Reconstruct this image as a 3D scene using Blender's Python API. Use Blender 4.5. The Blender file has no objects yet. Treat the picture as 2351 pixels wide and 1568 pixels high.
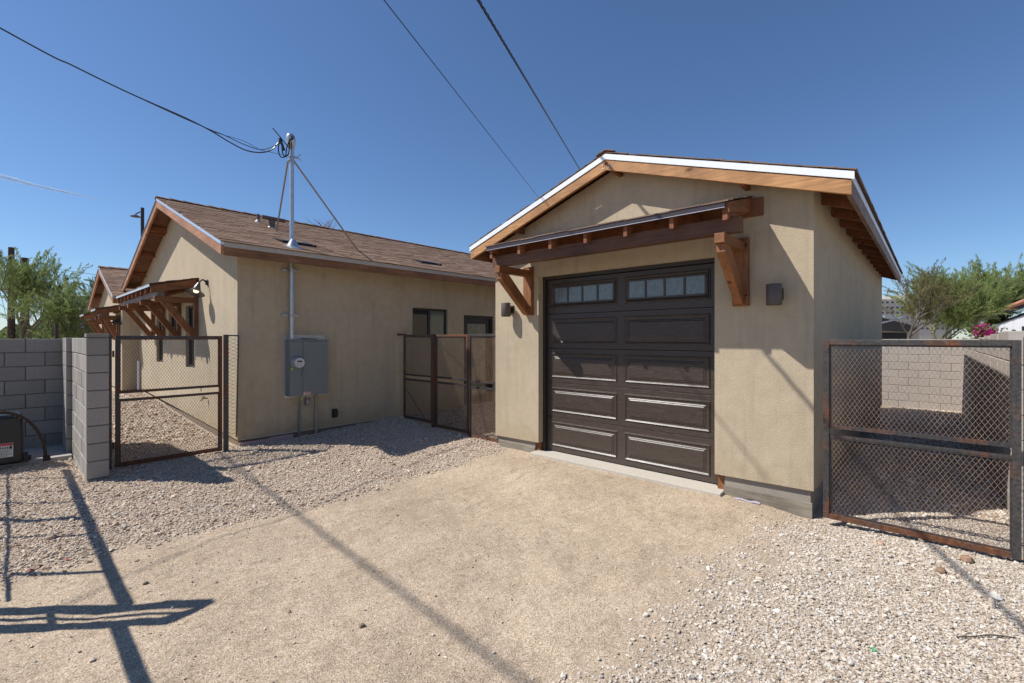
import bpy, math, random
import numpy as np
from mathutils import Vector, Matrix, noise
random.seed(7); rng = np.random.default_rng(7)
C = bpy.context.scene
COL = C.collection
R = math.radians

# ------------------------------------------------------------------ camera, sky, sun, exposure
EYE = 1.65
cd = bpy.data.cameras.new('camera'); cam = bpy.data.objects.new('camera', cd); COL.objects.link(cam)
cam.location = (0, 0, EYE); cam.rotation_euler = (R(90), 0, R(42.4 - 90))
cd.sensor_width = 36; cd.lens = 36 * 1055 / 2351; cd.shift_y = -8 / 2351; cd.clip_start = .05; cd.clip_end = 5000
C.camera = cam
SUNV = Vector((-.59, .56, 1.0)).normalized()
w = bpy.data.worlds.new('World'); C.world = w; w.use_nodes = True
nt = w.node_tree; bg = nt.nodes['Background']
sky = nt.nodes.new('ShaderNodeTexSky'); sky.sky_type = 'NISHITA'; sky.sun_disc = False
sky.sun_elevation = math.asin(SUNV.z); sky.sun_rotation = math.atan2(SUNV.x, SUNV.y)
sky.altitude = 350; sky.air_density = 1.0; sky.dust_density = .2; sky.ozone_density = 8.5
nt.links.new(sky.outputs[0], bg.inputs[0]); bg.inputs[1].default_value = .095
sl = bpy.data.lights.new('sun', 'SUN'); sl.energy = 4.6; sl.angle = R(.53); sl.color = (1, .965, .905)
so = bpy.data.objects.new('sun', sl); COL.objects.link(so)
so.rotation_euler = SUNV.to_track_quat('Z', 'Y').to_euler(); so.location = (-5, 8, 12)
C.view_settings.view_transform = 'Standard'; C.view_settings.look = 'None'
C.view_settings.exposure = .35; C.view_settings.gamma = 1
C.render.engine = 'CYCLES'

# ------------------------------------------------------------------ helpers
WORLD = {}
def off_of(p):
    return WORLD.get(p.name, Vector((0, 0, 0))) if p else Vector((0, 0, 0))
def tag(o, label=None, cat=None, group=None, kind=None):
    if label: o['label'] = label
    if cat: o['category'] = cat
    if group: o['group'] = group
    if kind: o['kind'] = kind
    return o
def thing(name, loc, label, cat, group=None):
    o = bpy.data.objects.new(name, None); COL.objects.link(o); o.location = loc; o.empty_display_size = .1
    WORLD[o.name] = Vector(loc)
    return tag(o, label, cat, group)

class MB:
    def __init__(s): s.v = []; s.f = []
    def add(s, vs, fs):
        b = len(s.v); s.v += [tuple(v) for v in vs]; s.f += [tuple(b + i for i in f) for f in fs]; return s
    def box(s, a, b):
        x0, y0, z0 = [min(a[i], b[i]) for i in range(3)]; x1, y1, z1 = [max(a[i], b[i]) for i in range(3)]
        return s.add([(x0,y0,z0),(x1,y0,z0),(x1,y1,z0),(x0,y1,z0),(x0,y0,z1),(x1,y0,z1),(x1,y1,z1),(x0,y1,z1)],
                     [(0,3,2,1),(4,5,6,7),(0,1,5,4),(1,2,6,5),(2,3,7,6),(3,0,4,7)])
    def beam(s, p, q, wd, ht, up=(0,0,1)):
        p = Vector(p); q = Vector(q); d = (q - p).normalized(); up = Vector(up)
        side = d.cross(up).normalized(); u = side.cross(d).normalized()
        vs = []
        for c in (p, q):
            for a, b in ((-1,-1),(1,-1),(1,1),(-1,1)): vs.append(c + side * wd/2 * a + u * ht/2 * b)
        return s.add(vs, [(0,1,2,3),(7,6,5,4),(0,4,5,1),(1,5,6,2),(2,6,7,3),(3,7,4,0)])
    def prism(s, poly, axis, a, b):
        # poly: list of 2D pts in the plane of the other two axes, extruded along axis from a to b
        n = len(poly)
        def mk(c, t):
            if axis == 'x': return (t, c[0], c[1])
            if axis == 'y': return (c[0], t, c[1])
            return (c[0], c[1], t)
        vs = [mk(c, a) for c in poly] + [mk(c, b) for c in poly]
        fs = [tuple(range(n))[::-1], tuple(range(n, 2*n))] + [(i, (i+1) % n, n + (i+1) % n, n + i) for i in range(n)]
        return s.add(vs, fs)
    def tube(s, pts, r, n=8, cap=True):
        pts = [Vector(p) for p in pts]; m = len(pts)
        rr = r if isinstance(r, (list, tuple)) else [r] * m
        vs = []; ref = None
        for i, p in enumerate(pts):
            d = (pts[min(i+1, m-1)] - pts[max(i-1, 0)]).normalized()
            if ref is None: ref = d.orthogonal().normalized()
            a = (ref - d * ref.dot(d)).normalized(); ref = a; b = d.cross(a)
            for k in range(n):
                t = 2 * math.pi * k / n; vs.append(p + (a * math.cos(t) + b * math.sin(t)) * rr[i])
        fs = [(i*n+k, i*n+(k+1) % n, (i+1)*n+(k+1) % n, (i+1)*n+k) for i in range(m-1) for k in range(n)]
        if cap: fs += [tuple(range(n))[::-1], tuple(range((m-1)*n, m*n))]
        return s.add(vs, fs)
    def lathe(s, prof, c, axis=(0,0,1), n=20):
        # prof list of (r, h) along axis from c
        ax = Vector(axis).normalized(); a = ax.orthogonal().normalized(); b = ax.cross(a); c = Vector(c); vs = []
        for r, h in prof:
            for k in range(n):
                t = 2*math.pi*k/n; vs.append(c + ax*h + (a*math.cos(t) + b*math.sin(t))*r)
        fs = [(i*n+k, i*n+(k+1) % n, (i+1)*n+(k+1) % n, (i+1)*n+k) for i in range(len(prof)-1) for k in range(n)]
        return s.add(vs, fs)
    def mesh(s, name, mat, off=Vector((0,0,0)), smooth=False):
        me = bpy.data.meshes.new(name)
        me.from_pydata([(v[0]-off.x, v[1]-off.y, v[2]-off.z) for v in s.v], [], s.f); me.materials.append(mat)
        if smooth: me.polygons.foreach_set('use_smooth', [True]*len(me.polygons))
        me.update(); return me
    def build(s, name, mat, parent=None, label=None, cat=None, group=None, kind=None, smooth=False, bevel=0, loc=None):
        if parent is None and loc is None and s.v:
            a = np.array(s.v); loc = (float(a[:,0].mean()), float(a[:,1].mean()), float(a[:,2].min())) if kind not in ('structure','stuff') else (0,0,0)
        base = off_of(parent) if parent else Vector(loc)
        o = bpy.data.objects.new(name, s.mesh(name, mat, base, smooth)); COL.objects.link(o)
        if parent: o.parent = parent
        else: o.location = base
        WORLD[o.name] = base.copy()
        if smooth:
            try: o.data.set_sharp_from_angle(angle=R(35))
            except Exception: pass
        if bevel:
            m = o.modifiers.new('bevel', 'BEVEL'); m.width = bevel; m.segments = 2; m.limit_method = 'ANGLE'; m.angle_limit = R(40); m.harden_normals = False
        return tag(o, label, cat, group, kind)
def inst(name, me, parent, loc, rot=(0,0,0), scale=(1,1,1)):
    o = bpy.data.objects.new(name, me); COL.objects.link(o); o.parent = parent
    o.location = Vector(loc) - off_of(parent); o.rotation_euler = rot; o.scale = scale; return o

# ------------------------------------------------------------------ materials
def newmat(name, rough=.8, metal=0, spec=.5):
    m = bpy.data.materials.new(name); m.use_nodes = True; t = m.node_tree; p = t.nodes['Principled BSDF']
    p.inputs['Roughness'].default_value = rough; p.inputs['Metallic'].default_value = metal
    p.inputs['Specular IOR Level'].default_value = spec
    return m, t, p
def N(t, k, **kw):
    n = t.nodes.new(k)
    for a, b in kw.items(): setattr(n, a, b)
    return n
def coords(t, scale=(1,1,1), kind='pos'):
    if kind == 'pos': src = N(t, 'ShaderNodeNewGeometry').outputs['Position']
    else: src = N(t, 'ShaderNodeTexCoord').outputs['Object']
    mp = N(t, 'ShaderNodeMapping'); mp.inputs['Scale'].default_value = scale; t.links.new(src, mp.inputs[0]); return mp.outputs[0]
def noisetex(t, vec, scale, detail=6, rough=.6, dist=0):
    n = N(t, 'ShaderNodeTexNoise'); n.inputs['Scale'].default_value = scale; n.inputs['Detail'].default_value = detail
    n.inputs['Roughness'].default_value = rough; n.inputs['Distortion'].default_value = dist; t.links.new(vec, n.inputs['Vector']); return n.outputs['Fac']
def ramp(t, fac, stops):
    r = N(t, 'ShaderNodeValToRGB'); e = r.color_ramp.elements
    while len(e) < len(stops): e.new(.5)
    for el, (p, c) in zip(e, stops): el.position = p; el.color = (*c, 1) if len(c) == 3 else c
    t.links.new(fac, r.inputs[0]); return r.outputs[0]
def mixc(t, fac, a, b, mode='MIX'):
    m = N(t, 'ShaderNodeMix', data_type='RGBA', blend_type=mode)
    for i, v in ((0, fac), (6, a), (7, b)):
        if hasattr(v, 'links') or hasattr(v, 'is_linked'): t.links.new(v, m.inputs[i])
        elif i == 0: m.inputs[0].default_value = v
        else: m.inputs[i].default_value = (*v, 1)
    return m.outputs[2]
def bump(t, p, h, strength, dist, prev=None):
    b = N(t, 'ShaderNodeBump'); b.inputs['Strength'].default_value = strength; b.inputs['Distance'].default_value = dist
    t.links.new(h, b.inputs['Height'])
    if prev is not None: t.links.new(prev, b.inputs['Normal'])
    t.links.new(b.outputs[0], p.inputs['Normal']); return b.outputs[0]
def math_(t, op, a, b=None, clamp=False):
    m = N(t, 'ShaderNodeMath', operation=op); m.use_clamp = clamp
    for i, v in enumerate((a, b)):
        if v is None: continue
        if isinstance(v, (int, float)): m.inputs[i].default_value = v
        else: t.links.new(v, m.inputs[i])
    return m.outputs[0]
def setc(t, p, c): t.links.new(c, p.inputs['Base Color'])
def sc(c, k): return tuple(x*k for x in c)

def stucco(name, c):
    m, t, p = newmat(name, .95, spec=.2); v = coords(t)
    a = noisetex(t, v, 1.1, 5, .6); b = noisetex(t, v, 9, 5, .65)
    g = noisetex(t, v, 120, 3, .7)
    k = ramp(t, math_(t, 'ADD', math_(t, 'MULTIPLY', a, .6), math_(t, 'MULTIPLY', b, .4)), [(.3, sc(c, .86)), (.52, c), (.72, sc(c, 1.08))])
    k = mixc(t, 1.0, k, ramp(t, g, [(.3, (.82,.82,.82)), (.65, (1.05,1.05,1.05))]), 'MULTIPLY')
    dr = noisetex(t, coords(t, (7, 7, .45)), 1.6, 6, .65); tr_ = noisetex(t, coords(t, (1, 1, 1)), 3.4, 8, .75, 1.2)
    k = mixc(t, 1.0, k, ramp(t, dr, [(.32, (.90,.89,.88)), (.5, (1,1,1))]), 'MULTIPLY')
    k = mixc(t, 1.0, k, ramp(t, tr_, [(.36, (.95,.945,.94)), (.46, (1,1,1)), (.62, (1.03,1.03,1.03))]), 'MULTIPLY')
    # dust and splash stains low on the wall
    z = N(t, 'ShaderNodeSeparateXYZ'); t.links.new(N(t, 'ShaderNodeNewGeometry').outputs['Position'], z.inputs[0])
    st = ramp(t, math_(t, 'ADD', z.outputs[2], math_(t, 'MULTIPLY', b, .35)), [(.28, (.84,.80,.74)), (.62, (1,1,1))])
    setc(t, p, mixc(t, .8, k, st, 'MULTIPLY'))
    n1 = bump(t, p, noisetex(t, v, 75, 3, .55), .55, .006)
    bump(t, p, noisetex(t, v, 210, 2, .5), .5, .003, n1)
    return m
def wood(name, c, axis, rough=.62, dark=.45):
    m, t, p = newmat(name, rough, spec=.35)
    s = [26, 26, 26]; s['xyz'.index(axis)] = 1.3
    v = coords(t, tuple(s)); g = noisetex(t, v, 1.6, 8, .7, .6)
    v2 = coords(t, (1,1,1)); big = noisetex(t, v2, 2.2, 4, .6)
    col = ramp(t, g, [(.25, sc(c, dark)), (.5, sc(c, .85)), (.68, sc(c, 1.2))])
    col = mixc(t, 1, col, ramp(t, big, [(.3, (.68,.63,.6)), (.6, (1.08,1.05,1.0))]), 'MULTIPLY')
    s2 = [5.5, 5.5, 5.5]; s2['xyz'.index(axis)] = 2.6      # knots
    vo = N(t, 'ShaderNodeTexVoronoi'); vo.inputs['Scale'].default_value = 1.0; t.links.new(coords(t, tuple(s2)), vo.inputs['Vector'])
    col = mixc(t, 1, col, ramp(t, vo.outputs['Distance'], [(.045, (.3,.22,.18)), (.12, (.8,.76,.74)), (.17, (1,1,1))]), 'MULTIPLY')
    setc(t, p, col); bump(t, p, g, .25, .003); return m
def metal(name, c, rough=.5, met=.6, var=.15, scale=14, bstr=.05):
    m, t, p = newmat(name, rough, met); v = coords(t); a = noisetex(t, v, scale, 6, .65)
    setc(t, p, ramp(t, a, [(.3, sc(c, 1-var*1.5)), (.6, c), (.8, sc(c, 1+var))])); bump(t, p, a, bstr, .002); return m
def rusty(name, rustamt=.5, dark=(.06,.062,.065)):
    m, t, p = newmat(name, .62, .12); v = coords(t); a = noisetex(t, v, 3.2, 9, .68, .4); b = noisetex(t, v, 45, 4, .6)
    rust = ramp(t, b, [(.3, (.07,.026,.012)), (.6, (.17,.066,.028)), (.8, (.28,.12,.055))])
    stl = ramp(t, b, [(.3, sc(dark, .6)), (.7, sc(dark, 1.7))])
    lo = .62 - rustamt*.3
    f = ramp(t, a, [(lo-.06, (0,0,0)), (lo+.1, (1,1,1))])
    setc(t, p, mixc(t, f, stl, rust)); t.links.new(math_(t, 'ADD', math_(t, 'MULTIPLY', f, .3), .5), p.inputs['Roughness'])
    bump(t, p, b, .2, .001); return m
def plain(name, c, rough=.6, met=0, var=.1, scale=20, spec=.5):
    m, t, p = newmat(name, rough, met, spec); a = noisetex(t, coords(t), scale, 5, .6)
    setc(t, p, ramp(t, a, [(.3, sc(c, 1-var)), (.7, sc(c, 1+var))])); bump(t, p, a, .1, .003); return m
def masonry(name, c, var=.14):
    m, t, p = newmat(name, .95, spec=.2); v = coords(t); a = noisetex(t, v, 2.3, 5, .6); b = noisetex(t, v, 130, 3, .7)
    oi = N(t, 'ShaderNodeObjectInfo'); r = math_(t, 'ADD', math_(t, 'MULTIPLY', oi.outputs['Random'], .5), math_(t, 'MULTIPLY', a, .5))
    col = ramp(t, r, [(.15, sc(c, 1-var)), (.5, c), (.85, sc(c, 1+var))])
    col = mixc(t, 1, col, ramp(t, b, [(.3, (.6,.6,.6)), (.5, (1,1,1)), (.75, (1.12,1.12,1.12))]), 'MULTIPLY')
    setc(t, p, col); bump(t, p, b, .55, .004); return m
def shingle_mat(name):
    m, t, p = newmat(name, 1.0, spec=.03)
    oi = N(t, 'ShaderNodeObjectInfo'); ge = N(t, 'ShaderNodeNewGeometry')
    r = math_(t, 'FRACT', math_(t, 'ADD', oi.outputs['Random'], ge.outputs['Random Per Island']))
    col = ramp(t, r, [(0, (.18,.12,.088)), (.3, (.235,.16,.12)), (.6, (.265,.183,.138)), (.85, (.30,.21,.16)), (1, (.205,.138,.104))])
    g = noisetex(t, coords(t), 260, 2, .7); big = noisetex(t, coords(t), 7, 4, .6)
    col = mixc(t, 1, col, ramp(t, g, [(.3, (.6,.6,.6)), (.7, (1.2,1.18,1.15))]), 'MULTIPLY')
    col = mixc(t, 1, col, ramp(t, big, [(.3, (.93,.92,.92)), (.7, (1.05,1.04,1.03))]), 'MULTIPLY')
    setc(t, p, col); bump(t, p, g, .5, .002); return m
def foliage(name, cs, rough=.6):
    m, t, p = newmat(name, rough, spec=.25); ge = N(t, 'ShaderNodeNewGeometry')
    c = ramp(t, ge.outputs['Random Per Island'], [(i/(len(cs)-1), c) for i, c in enumerate(cs)])
    setc(t, p, c)
    tr = N(t, 'ShaderNodeBsdfTranslucent'); t.links.new(c, tr.inputs[0]); mx = N(t, 'ShaderNodeMixShader'); mx.inputs[0].default_value = .42
    out = t.nodes['Material Output']; t.links.new(p.outputs[0], mx.inputs[1]); t.links.new(tr.outputs[0], mx.inputs[2]); t.links.new(mx.outputs[0], out.inputs[0]); return m
def glassy(name, c, rough=.05, wav=0):
    m, t, p = newmat(name, rough, 0, .9); a = noisetex(t, coords(t), 22, 3, .5)
    setc(t, p, ramp(t, a, [(.3, sc(c, .8)), (.7, sc(c, 1.2))]))
    if wav: bump(t, p, noisetex(t, coords(t), 38, 2, .5, 1), wav, .004)
    return m

ST = (.478, .394, .278)
M = dict(
    stucco=stucco('stucco_tan', ST),
    fascia_x=wood('fascia_wood_x', (.26,.125,.06), 'x'), fascia_y=wood('fascia_wood_y', (.50,.265,.115), 'y', dark=.6), beamdark=wood('beam_stained', (.13,.062,.035), 'y'),
    cedar_y=wood('cedar_y', (.20,.085,.04), 'y'), cedar_x=wood('cedar_x', (.25,.105,.044), 'x'), cedar_z=wood('cedar_z', (.27,.112,.045), 'z'),
    tail=wood('tail_wood', (.26,.10,.045), 'x'), rake=wood('rake_wood', (.40,.20,.105), 'y', dark=.7), sheath=wood('sheathing', (.20,.095,.05), 'y', dark=.35),
    greybeam=wood('weathered_beam', (.20,.165,.17), 'y', dark=.6),
    white=plain('white_metal', (.78,.80,.83), .35, 0, .03), whitegal=metal('galvanised_edge', (.62,.64,.68), .35, .5, .06),
    dripgrey=plain('drip_edge_tan', (.42,.38,.33), .5), dripdark=plain('drip_edge_brown', (.045,.03,.03), .35),
    galv=metal('galvanised_pipe', (.50,.53,.56), .38, .75, .12), strut=plain('tan_strut', (.30,.24,.17), .6),
    boxgrey=plain('panel_grey', (.165,.19,.195), .45, 0, .04), pvc=plain('pvc_grey', (.17,.18,.20), .5), pvct=plain('pvc_painted', (.33,.29,.22), .7),
    black=plain('black_plastic', (.012,.012,.014), .4), bronze=plain('bronze_paint', (.035,.028,.027), .5, .2),
    lampbrown=plain('lamp_brown', (.085,.065,.06), .55), darkframe=plain('dark_frame', (.018,.019,.02), .45),
    rust=rusty('rusty_steel', .25, (.05,.045,.042)), rust2=rusty('rusty_steel_more', .75, (.06,.045,.04)), steel=rusty('mill_steel', .25, (.043,.038,.036)), meshm=plain('expanded_metal', (.29,.18,.115), .7, .05, .35, 9), darkrust=plain('dark_rust', (.035,.018,.014), .6, .2, .4),
    meshd=plain('expanded_metal_dark', (.10,.078,.058), .7, .05, .4, 9), footing=wood('board_cast_footing', (.27,.245,.20), 'y', .95, .6),
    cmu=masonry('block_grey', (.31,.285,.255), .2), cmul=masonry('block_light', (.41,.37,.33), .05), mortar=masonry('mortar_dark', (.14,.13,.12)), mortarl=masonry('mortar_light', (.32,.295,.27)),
    concrete=masonry('concrete', (.27,.24,.20), .25), slab=masonry('slab', (.40,.375,.35)), apron=masonry('apron', (.47,.425,.36), .08),
    shingle=shingle_mat('asphalt_shingle'), felt=plain('roof_felt', (.07,.05,.04), .95),
    glass=glassy('window_glass', (.015,.018,.02)), pane=glassy('obscure_glass', (.10,.125,.135), .22, .5), pane_reflect=glassy('glass_painted_reflection', (.12,.14,.12), .08),  # last glass: greenish-grey reflection of the garage wall put into its base colour
    pink=plain('pink_board', (.42,.28,.29), .7), bark=plain('bark_green', (.14,.13,.07), .9), pole=wood('pole_wood', (.085,.05,.035), 'z'),
)

# garage door: dark wood-grain steel
m, t, p = newmat('garage_door_brown', .5, 0, .42)
v = coords(t, (6, 5, 70)); g = noisetex(t, v, 2.2, 8, .75, .3); v2 = coords(t, (1,1,1))
col = ramp(t, g, [(.3, (.022,.014,.010)), (.50, (.050,.035,.027)), (.62, (.072,.053,.043)), (.72, (.18,.15,.125))])
dz = N(t, 'ShaderNodeSeparateXYZ'); t.links.new(N(t, 'ShaderNodeNewGeometry').outputs['Position'], dz.inputs[0])
dust = ramp(t, math_(t, 'ADD', dz.outputs[2], math_(t, 'MULTIPLY', noisetex(t, v2, 9, 6, .7), .5)), [(.35, (1,1,1)), (.95, (0,0,0))])
setc(t, p, mixc(t, math_(t, 'MULTIPLY', dust, .34), col, (.11,.088,.072)))
t.links.new(math_(t, 'ADD', math_(t, 'MULTIPLY', g, .22), .25), p.inputs['Roughness'])
bump(t, p, g, .35, .003); M['door'] = m

# pebbles: colour per stone; whiter by the right gate, tan elsewhere
m, t, p = newmat('pebble_stone', .85, 0, .3)
oi = N(t, 'ShaderNodeObjectInfo'); ge = N(t, 'ShaderNodeNewGeometry')
tan_ = ramp(t, oi.outputs['Random'], [(0, (.32,.22,.155)), (.2, (.48,.365,.265)), (.5, (.59,.465,.35)), (.8, (.68,.565,.445)), (.93, (.42,.37,.33)), (1, (.74,.66,.56))])
wh = ramp(t, oi.outputs['Random'], [(0, (.30,.225,.16)), (.15, (.47,.385,.295)), (.45, (.58,.495,.40)), (.7, (.66,.59,.495)), (.9, (.48,.44,.40)), (1, (.78,.73,.66))])
xyz = N(t, 'ShaderNodeSeparateXYZ'); t.links.new(oi.outputs['Location'], xyz.inputs[0])
mr = N(t, 'ShaderNodeMapRange'); mr.inputs[1].default_value = 1.2; mr.inputs[2].default_value = 3.2; t.links.new(xyz.outputs[1], mr.inputs[0])
col = mixc(t, mr.outputs[0], wh, tan_); g = noisetex(t, coords(t), 150, 3, .6)
setc(t, p, mixc(t, 1, col, ramp(t, g, [(.3, (.8,.8,.8)), (.7, (1.08,1.08,1.08))]), 'MULTIPLY')); M['pebble'] = m

# ------------------------------------------------------------------ ground
def smooth(a, b, x):
    t_ = np.clip((x - a) / (b - a), 0, 1); return t_*t_*(3 - 2*t_)
def noise2(x, y, s, seed=0.):
    return np.array([noise.noise(Vector((float(a)*s + seed, float(b)*s, seed*1.7))) for a, b in zip(np.ravel(x), np.ravel(y))]).reshape(np.shape(x))
def base_h(x, y):
    x = np.asarray(x, float); y = np.asarray(y, float)
    h = .08*smooth(3, 5, x)*smooth(6.2, 7.6, y)*(x < 20)
    h = h + .24*smooth(8.3, 15.5, y)*smooth(6.5, 2.6, x)
    h = h - .03*smooth(4.2, 4.8, x)*smooth(1.6, .9, y)*smooth(.2, .7, y)
    h = h - .17*smooth(6.5, 15, x)*smooth(3, 1.5, y)
    h = h - .03*smooth(1.2, .6, x)*smooth(8.0, 9, y)
    h = h - .06*smooth(1.0, 1.9, x)*smooth(4.5, 3.6, x)*smooth(7.1, 6.2, y)*smooth(1.0, 3.0, y)
    return h
def full_h(x, y):
    h = base_h(x, y)
    near = smooth(14, 9, np.hypot(x, y))
    n = .016*noise2(x, y, 1.3, 3.) + .012*noise2(x, y, 4.2, 5.) + .007*noise2(x, y, 10., 9.)
    # wheel ruts along the drive and scuffed footprints
    rut = -.010*np.exp(-((y - 3.75 + .12*np.sin(x*1.3))/.10)**2) - .010*np.exp(-((y - 2.2 + .1*np.sin(x*1.1+1))/.10)**2)
    rut = rut*smooth(4.9, 4.3, x)
    return h + (n + rut)*near
def gravel_amount(x, y, fuzz=True):
    x = np.asarray(x, float); y = np.asarray(y, float)
    n = noise2(x, y, 2.2, 1.) * .22 if fuzz else 0
    n2 = noise2(x, y, 6., 2.) * .12 if fuzz else 0
    left = smooth(4.50, 4.82, y + n*.6 + n2*.7)
    rb = .98 + .14*smooth(3.6, 4.8, x)*-1 + .0*x
    right = smooth(rb + .42, rb - .38, y + n*1.3 + n2)
    return np.clip(np.maximum(left, right), 0, 1)
def axis_pts(segs):
    out = []
    for a, b, s in segs: out += list(np.arange(a, b - 1e-6, s))
    out.append(segs[-1][1]); return np.array(out)
xs = axis_pts([(-900,-100,200),(-100,-20,20),(-20,-2,2),(-2,6,.04),(6,16,.2),(16,40,4),(40,100,20),(100,900,200)])
ys = axis_pts([(-900,-100,200),(-100,-20,20),(-20,-2,2),(-2,9.6,.04),(9.6,20,.2),(20,40,4),(40,100,20),(100,900,200)])
GX, GY = np.meshgrid(xs, ys, indexing='ij')
GH = full_h(GX, GY)
nx, ny = GX.shape
vs = np.stack([GX, GY, GH], -1).reshape(-1, 3)
ii, jj = np.meshgrid(np.arange(nx-1), np.arange(ny-1), indexing='ij')
a = (ii*ny + jj).ravel(); fs = np.stack([a, a+ny, a+ny+1, a+1], -1)
me = bpy.data.meshes.new('ground'); me.vertices.add(len(vs)); me.vertices.foreach_set('co', vs.ravel())
me.loops.add(fs.size); me.loops.foreach_set('vertex_index', fs.ravel()); me.polygons.add(len(fs))
me.polygons.foreach_set('loop_start', np.arange(0, fs.size, 4)); me.polygons.foreach_set('loop_total', np.full(len(fs), 4))
me.polygons.foreach_set('use_smooth', np.ones(len(fs), bool)); me.update(); me.validate()
ga = gravel_amount(GX, GY).ravel()
at = me.attributes.new('gravel', 'FLOAT', 'POINT'); at.data.foreach_set('value', ga)
m, t, p = newmat('sand_and_gravel', .95, 0, .2)
atn = N(t, 'ShaderNodeAttribute', attribute_name='gravel'); v = coords(t)
grain = N(t, 'ShaderNodeTexVoronoi'); grain.inputs['Scale'].default_value = 210; t.links.new(v, grain.inputs['Vector'])
big = noisetex(t, v, .9, 6, .6); mid = noisetex(t, v, 14, 6, .7); fine = noisetex(t, v, 330, 2, .7)
sand = ramp(t, grain.outputs['Color'], [(.1, (.19,.135,.095)), (.35, (.37,.285,.205)), (.65, (.48,.385,.285)), (.9, (.67,.57,.45))])
sand = mixc(t, 1, sand, ramp(t, big, [(.3, (.84,.82,.79)), (.6, (1.05,1.04,1.02))]), 'MULTIPLY')
scuf = noisetex(t, coords(t, (1.2, 3.2, 1)), 2.6, 7, .7, .8)
sand = mixc(t, 1, sand, ramp(t, scuf, [(.34, (.86,.85,.84)), (.47, (1,1,1)), (.66, (1.07,1.07,1.06))]), 'MULTIPLY')
sand = mixc(t, 1, sand, ramp(t, mid, [(.25, (.78,.76,.74)), (.55, (1.02,1.02,1.02))]), 'MULTIPLY')
gv = N(t, 'ShaderNodeTexVoronoi'); gv.inputs['Scale'].default_value = 85; t.links.new(v, gv.inputs['Vector'])
grav = ramp(t, gv.outputs['Color'], [(.1, (.16,.115,.08)), (.4, (.33,.26,.19)), (.7, (.46,.38,.30)), (.95, (.62,.55,.47))])
setc(t, p, mixc(t, atn.outputs['Fac'], sand, grav))
b1 = bump(t, p, fine, .5, .003); b2 = bump(t, p, grain.outputs['Distance'], -.5, .004, b1)
b3 = bump(t, p, mid, .7, .016, b2)
me.materials.append(m)
g = bpy.data.objects.new('ground', me); COL.objects.link(g); tag(g, kind='structure')

def blocked(x, y):
    b = (x > 2.3) & (y > 7.78)
    b |= (x > 5.03) & (y < 4.97) & (y > .8) & (x < 13.05)
    b |= (x > .585) & (x < .80) & (y > 7.08) & (y < 9.9)
    b |= (x < .6) & (y > 8.8)
    b |= (x > 5) & (y < -.52); b |= x > 15.8
    b |= (x > 4.95) & (y > 1.62) & (y < 4.2)
    return b
def scatter(x0, x1, y0, y1, dens):
    n = int((x1-x0)*(y1-y0)*dens); x = rng.uniform(x0, x1, n); y = rng.uniform(y0, y1, n)
    return x, y
PX = []; PY = []; PS = []
fwd = np.array([math.cos(R(42.4)), math.sin(R(42.4))])
def visible(x, y, marg=1.25):
    d = x*fwd[0] + y*fwd[1]; r = x*fwd[1] - y*fwd[0]
    return (d > .9) & (np.abs(r) < d*marg + .4)
for (x0, x1, y0, y1, dn, s0) in [(-1, 6, -2.2, 2.0, 8200, .0047), (-1.5, 5.3, 4.2, 9, 5200, .0057), (5.0, 8.5, 4.9, 7.8, 1500, .009),
                                 (.75, 2.4, 8.8, 16, 1200, .011), (6, 15.8, -.55, .95, 1100, .010), (2.2, 6, 6, 8, 700, .008)]:
    x, y = scatter(x0, x1, y0, y1, dn)
    gm = gravel_amount(x, y, True)
    k = (rng.uniform(0, 1, len(x)) < gm*.98) & ~blocked(x, y) & visible(x, y)
    x = x[k]; y = y[k]; PX.append(x); PY.append(y); PS.append(s0*rng.lognormal(0, .42, len(x)))
x, y = scatter(-1, 5, .4, 5, 330); k = ~blocked(x, y) & visible(x, y)      # loose grit lying on the sand
x = x[k]; y = y[k]; PX.append(x); PY.append(y); PS.append(.0032*rng.lognormal(0, .4, len(x)))
PX = np.concatenate(PX); PY = np.concatenate(PY); PS = np.concatenate(PS)
# bilinear height from the ground grid so stones sit on it
def grid_h(x, y):
    i = np.clip(np.searchsorted(xs, x) - 1, 0, nx-2); j = np.clip(np.searchsorted(ys, y) - 1, 0, ny-2)
    u = (x - xs[i])/(xs[i+1]-xs[i]); v_ = (y - ys[j])/(ys[j+1]-ys[j])
    return GH[i,j]*(1-u)*(1-v_) + GH[i+1,j]*u*(1-v_) + GH[i,j+1]*(1-u)*v_ + GH[i+1,j+1]*u*v_
PZ = grid_h(PX, PY) + PS*rng.uniform(-.35, .75, len(PX))
me = bpy.data.meshes.new('gravel'); me.vertices.add(len(PX)); me.vertices.foreach_set('co', np.stack([PX,PY,PZ],-1).ravel())
sca = np.stack([PS*rng.uniform(.9,1.45,len(PX)), PS*rng.uniform(.75,1.1,len(PX)), PS*rng.uniform(.5,.85,len(PX))], -1)
at = me.attributes.new('stone_scale', 'FLOAT_VECTOR', 'POINT'); at.data.foreach_set('vector', sca.ravel())
rot = np.stack([rng.uniform(-.5,.5,len(PX)), rng.uniform(-.5,.5,len(PX)), rng.uniform(0,6.28,len(PX))], -1)
at = me.attributes.new('stone_turn', 'FLOAT_VECTOR', 'POINT'); at.data.foreach_set('vector', rot.ravel())
me.materials.append(M['pebble'])
go = bpy.data.objects.new('gravel', me); COL.objects.link(go)
tag(go, 'loose pale tan and white crushed gravel spread over the yard', 'gravel', kind='stuff')
ng = bpy.data.node_groups.new('scatter_stones', 'GeometryNodeTree')
ng.interface.new_socket('Geometry', in_out='INPUT', socket_type='NodeSocketGeometry'); ng.interface.new_socket('Geometry', in_out='OUTPUT', socket_type='NodeSocketGeometry')
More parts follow.
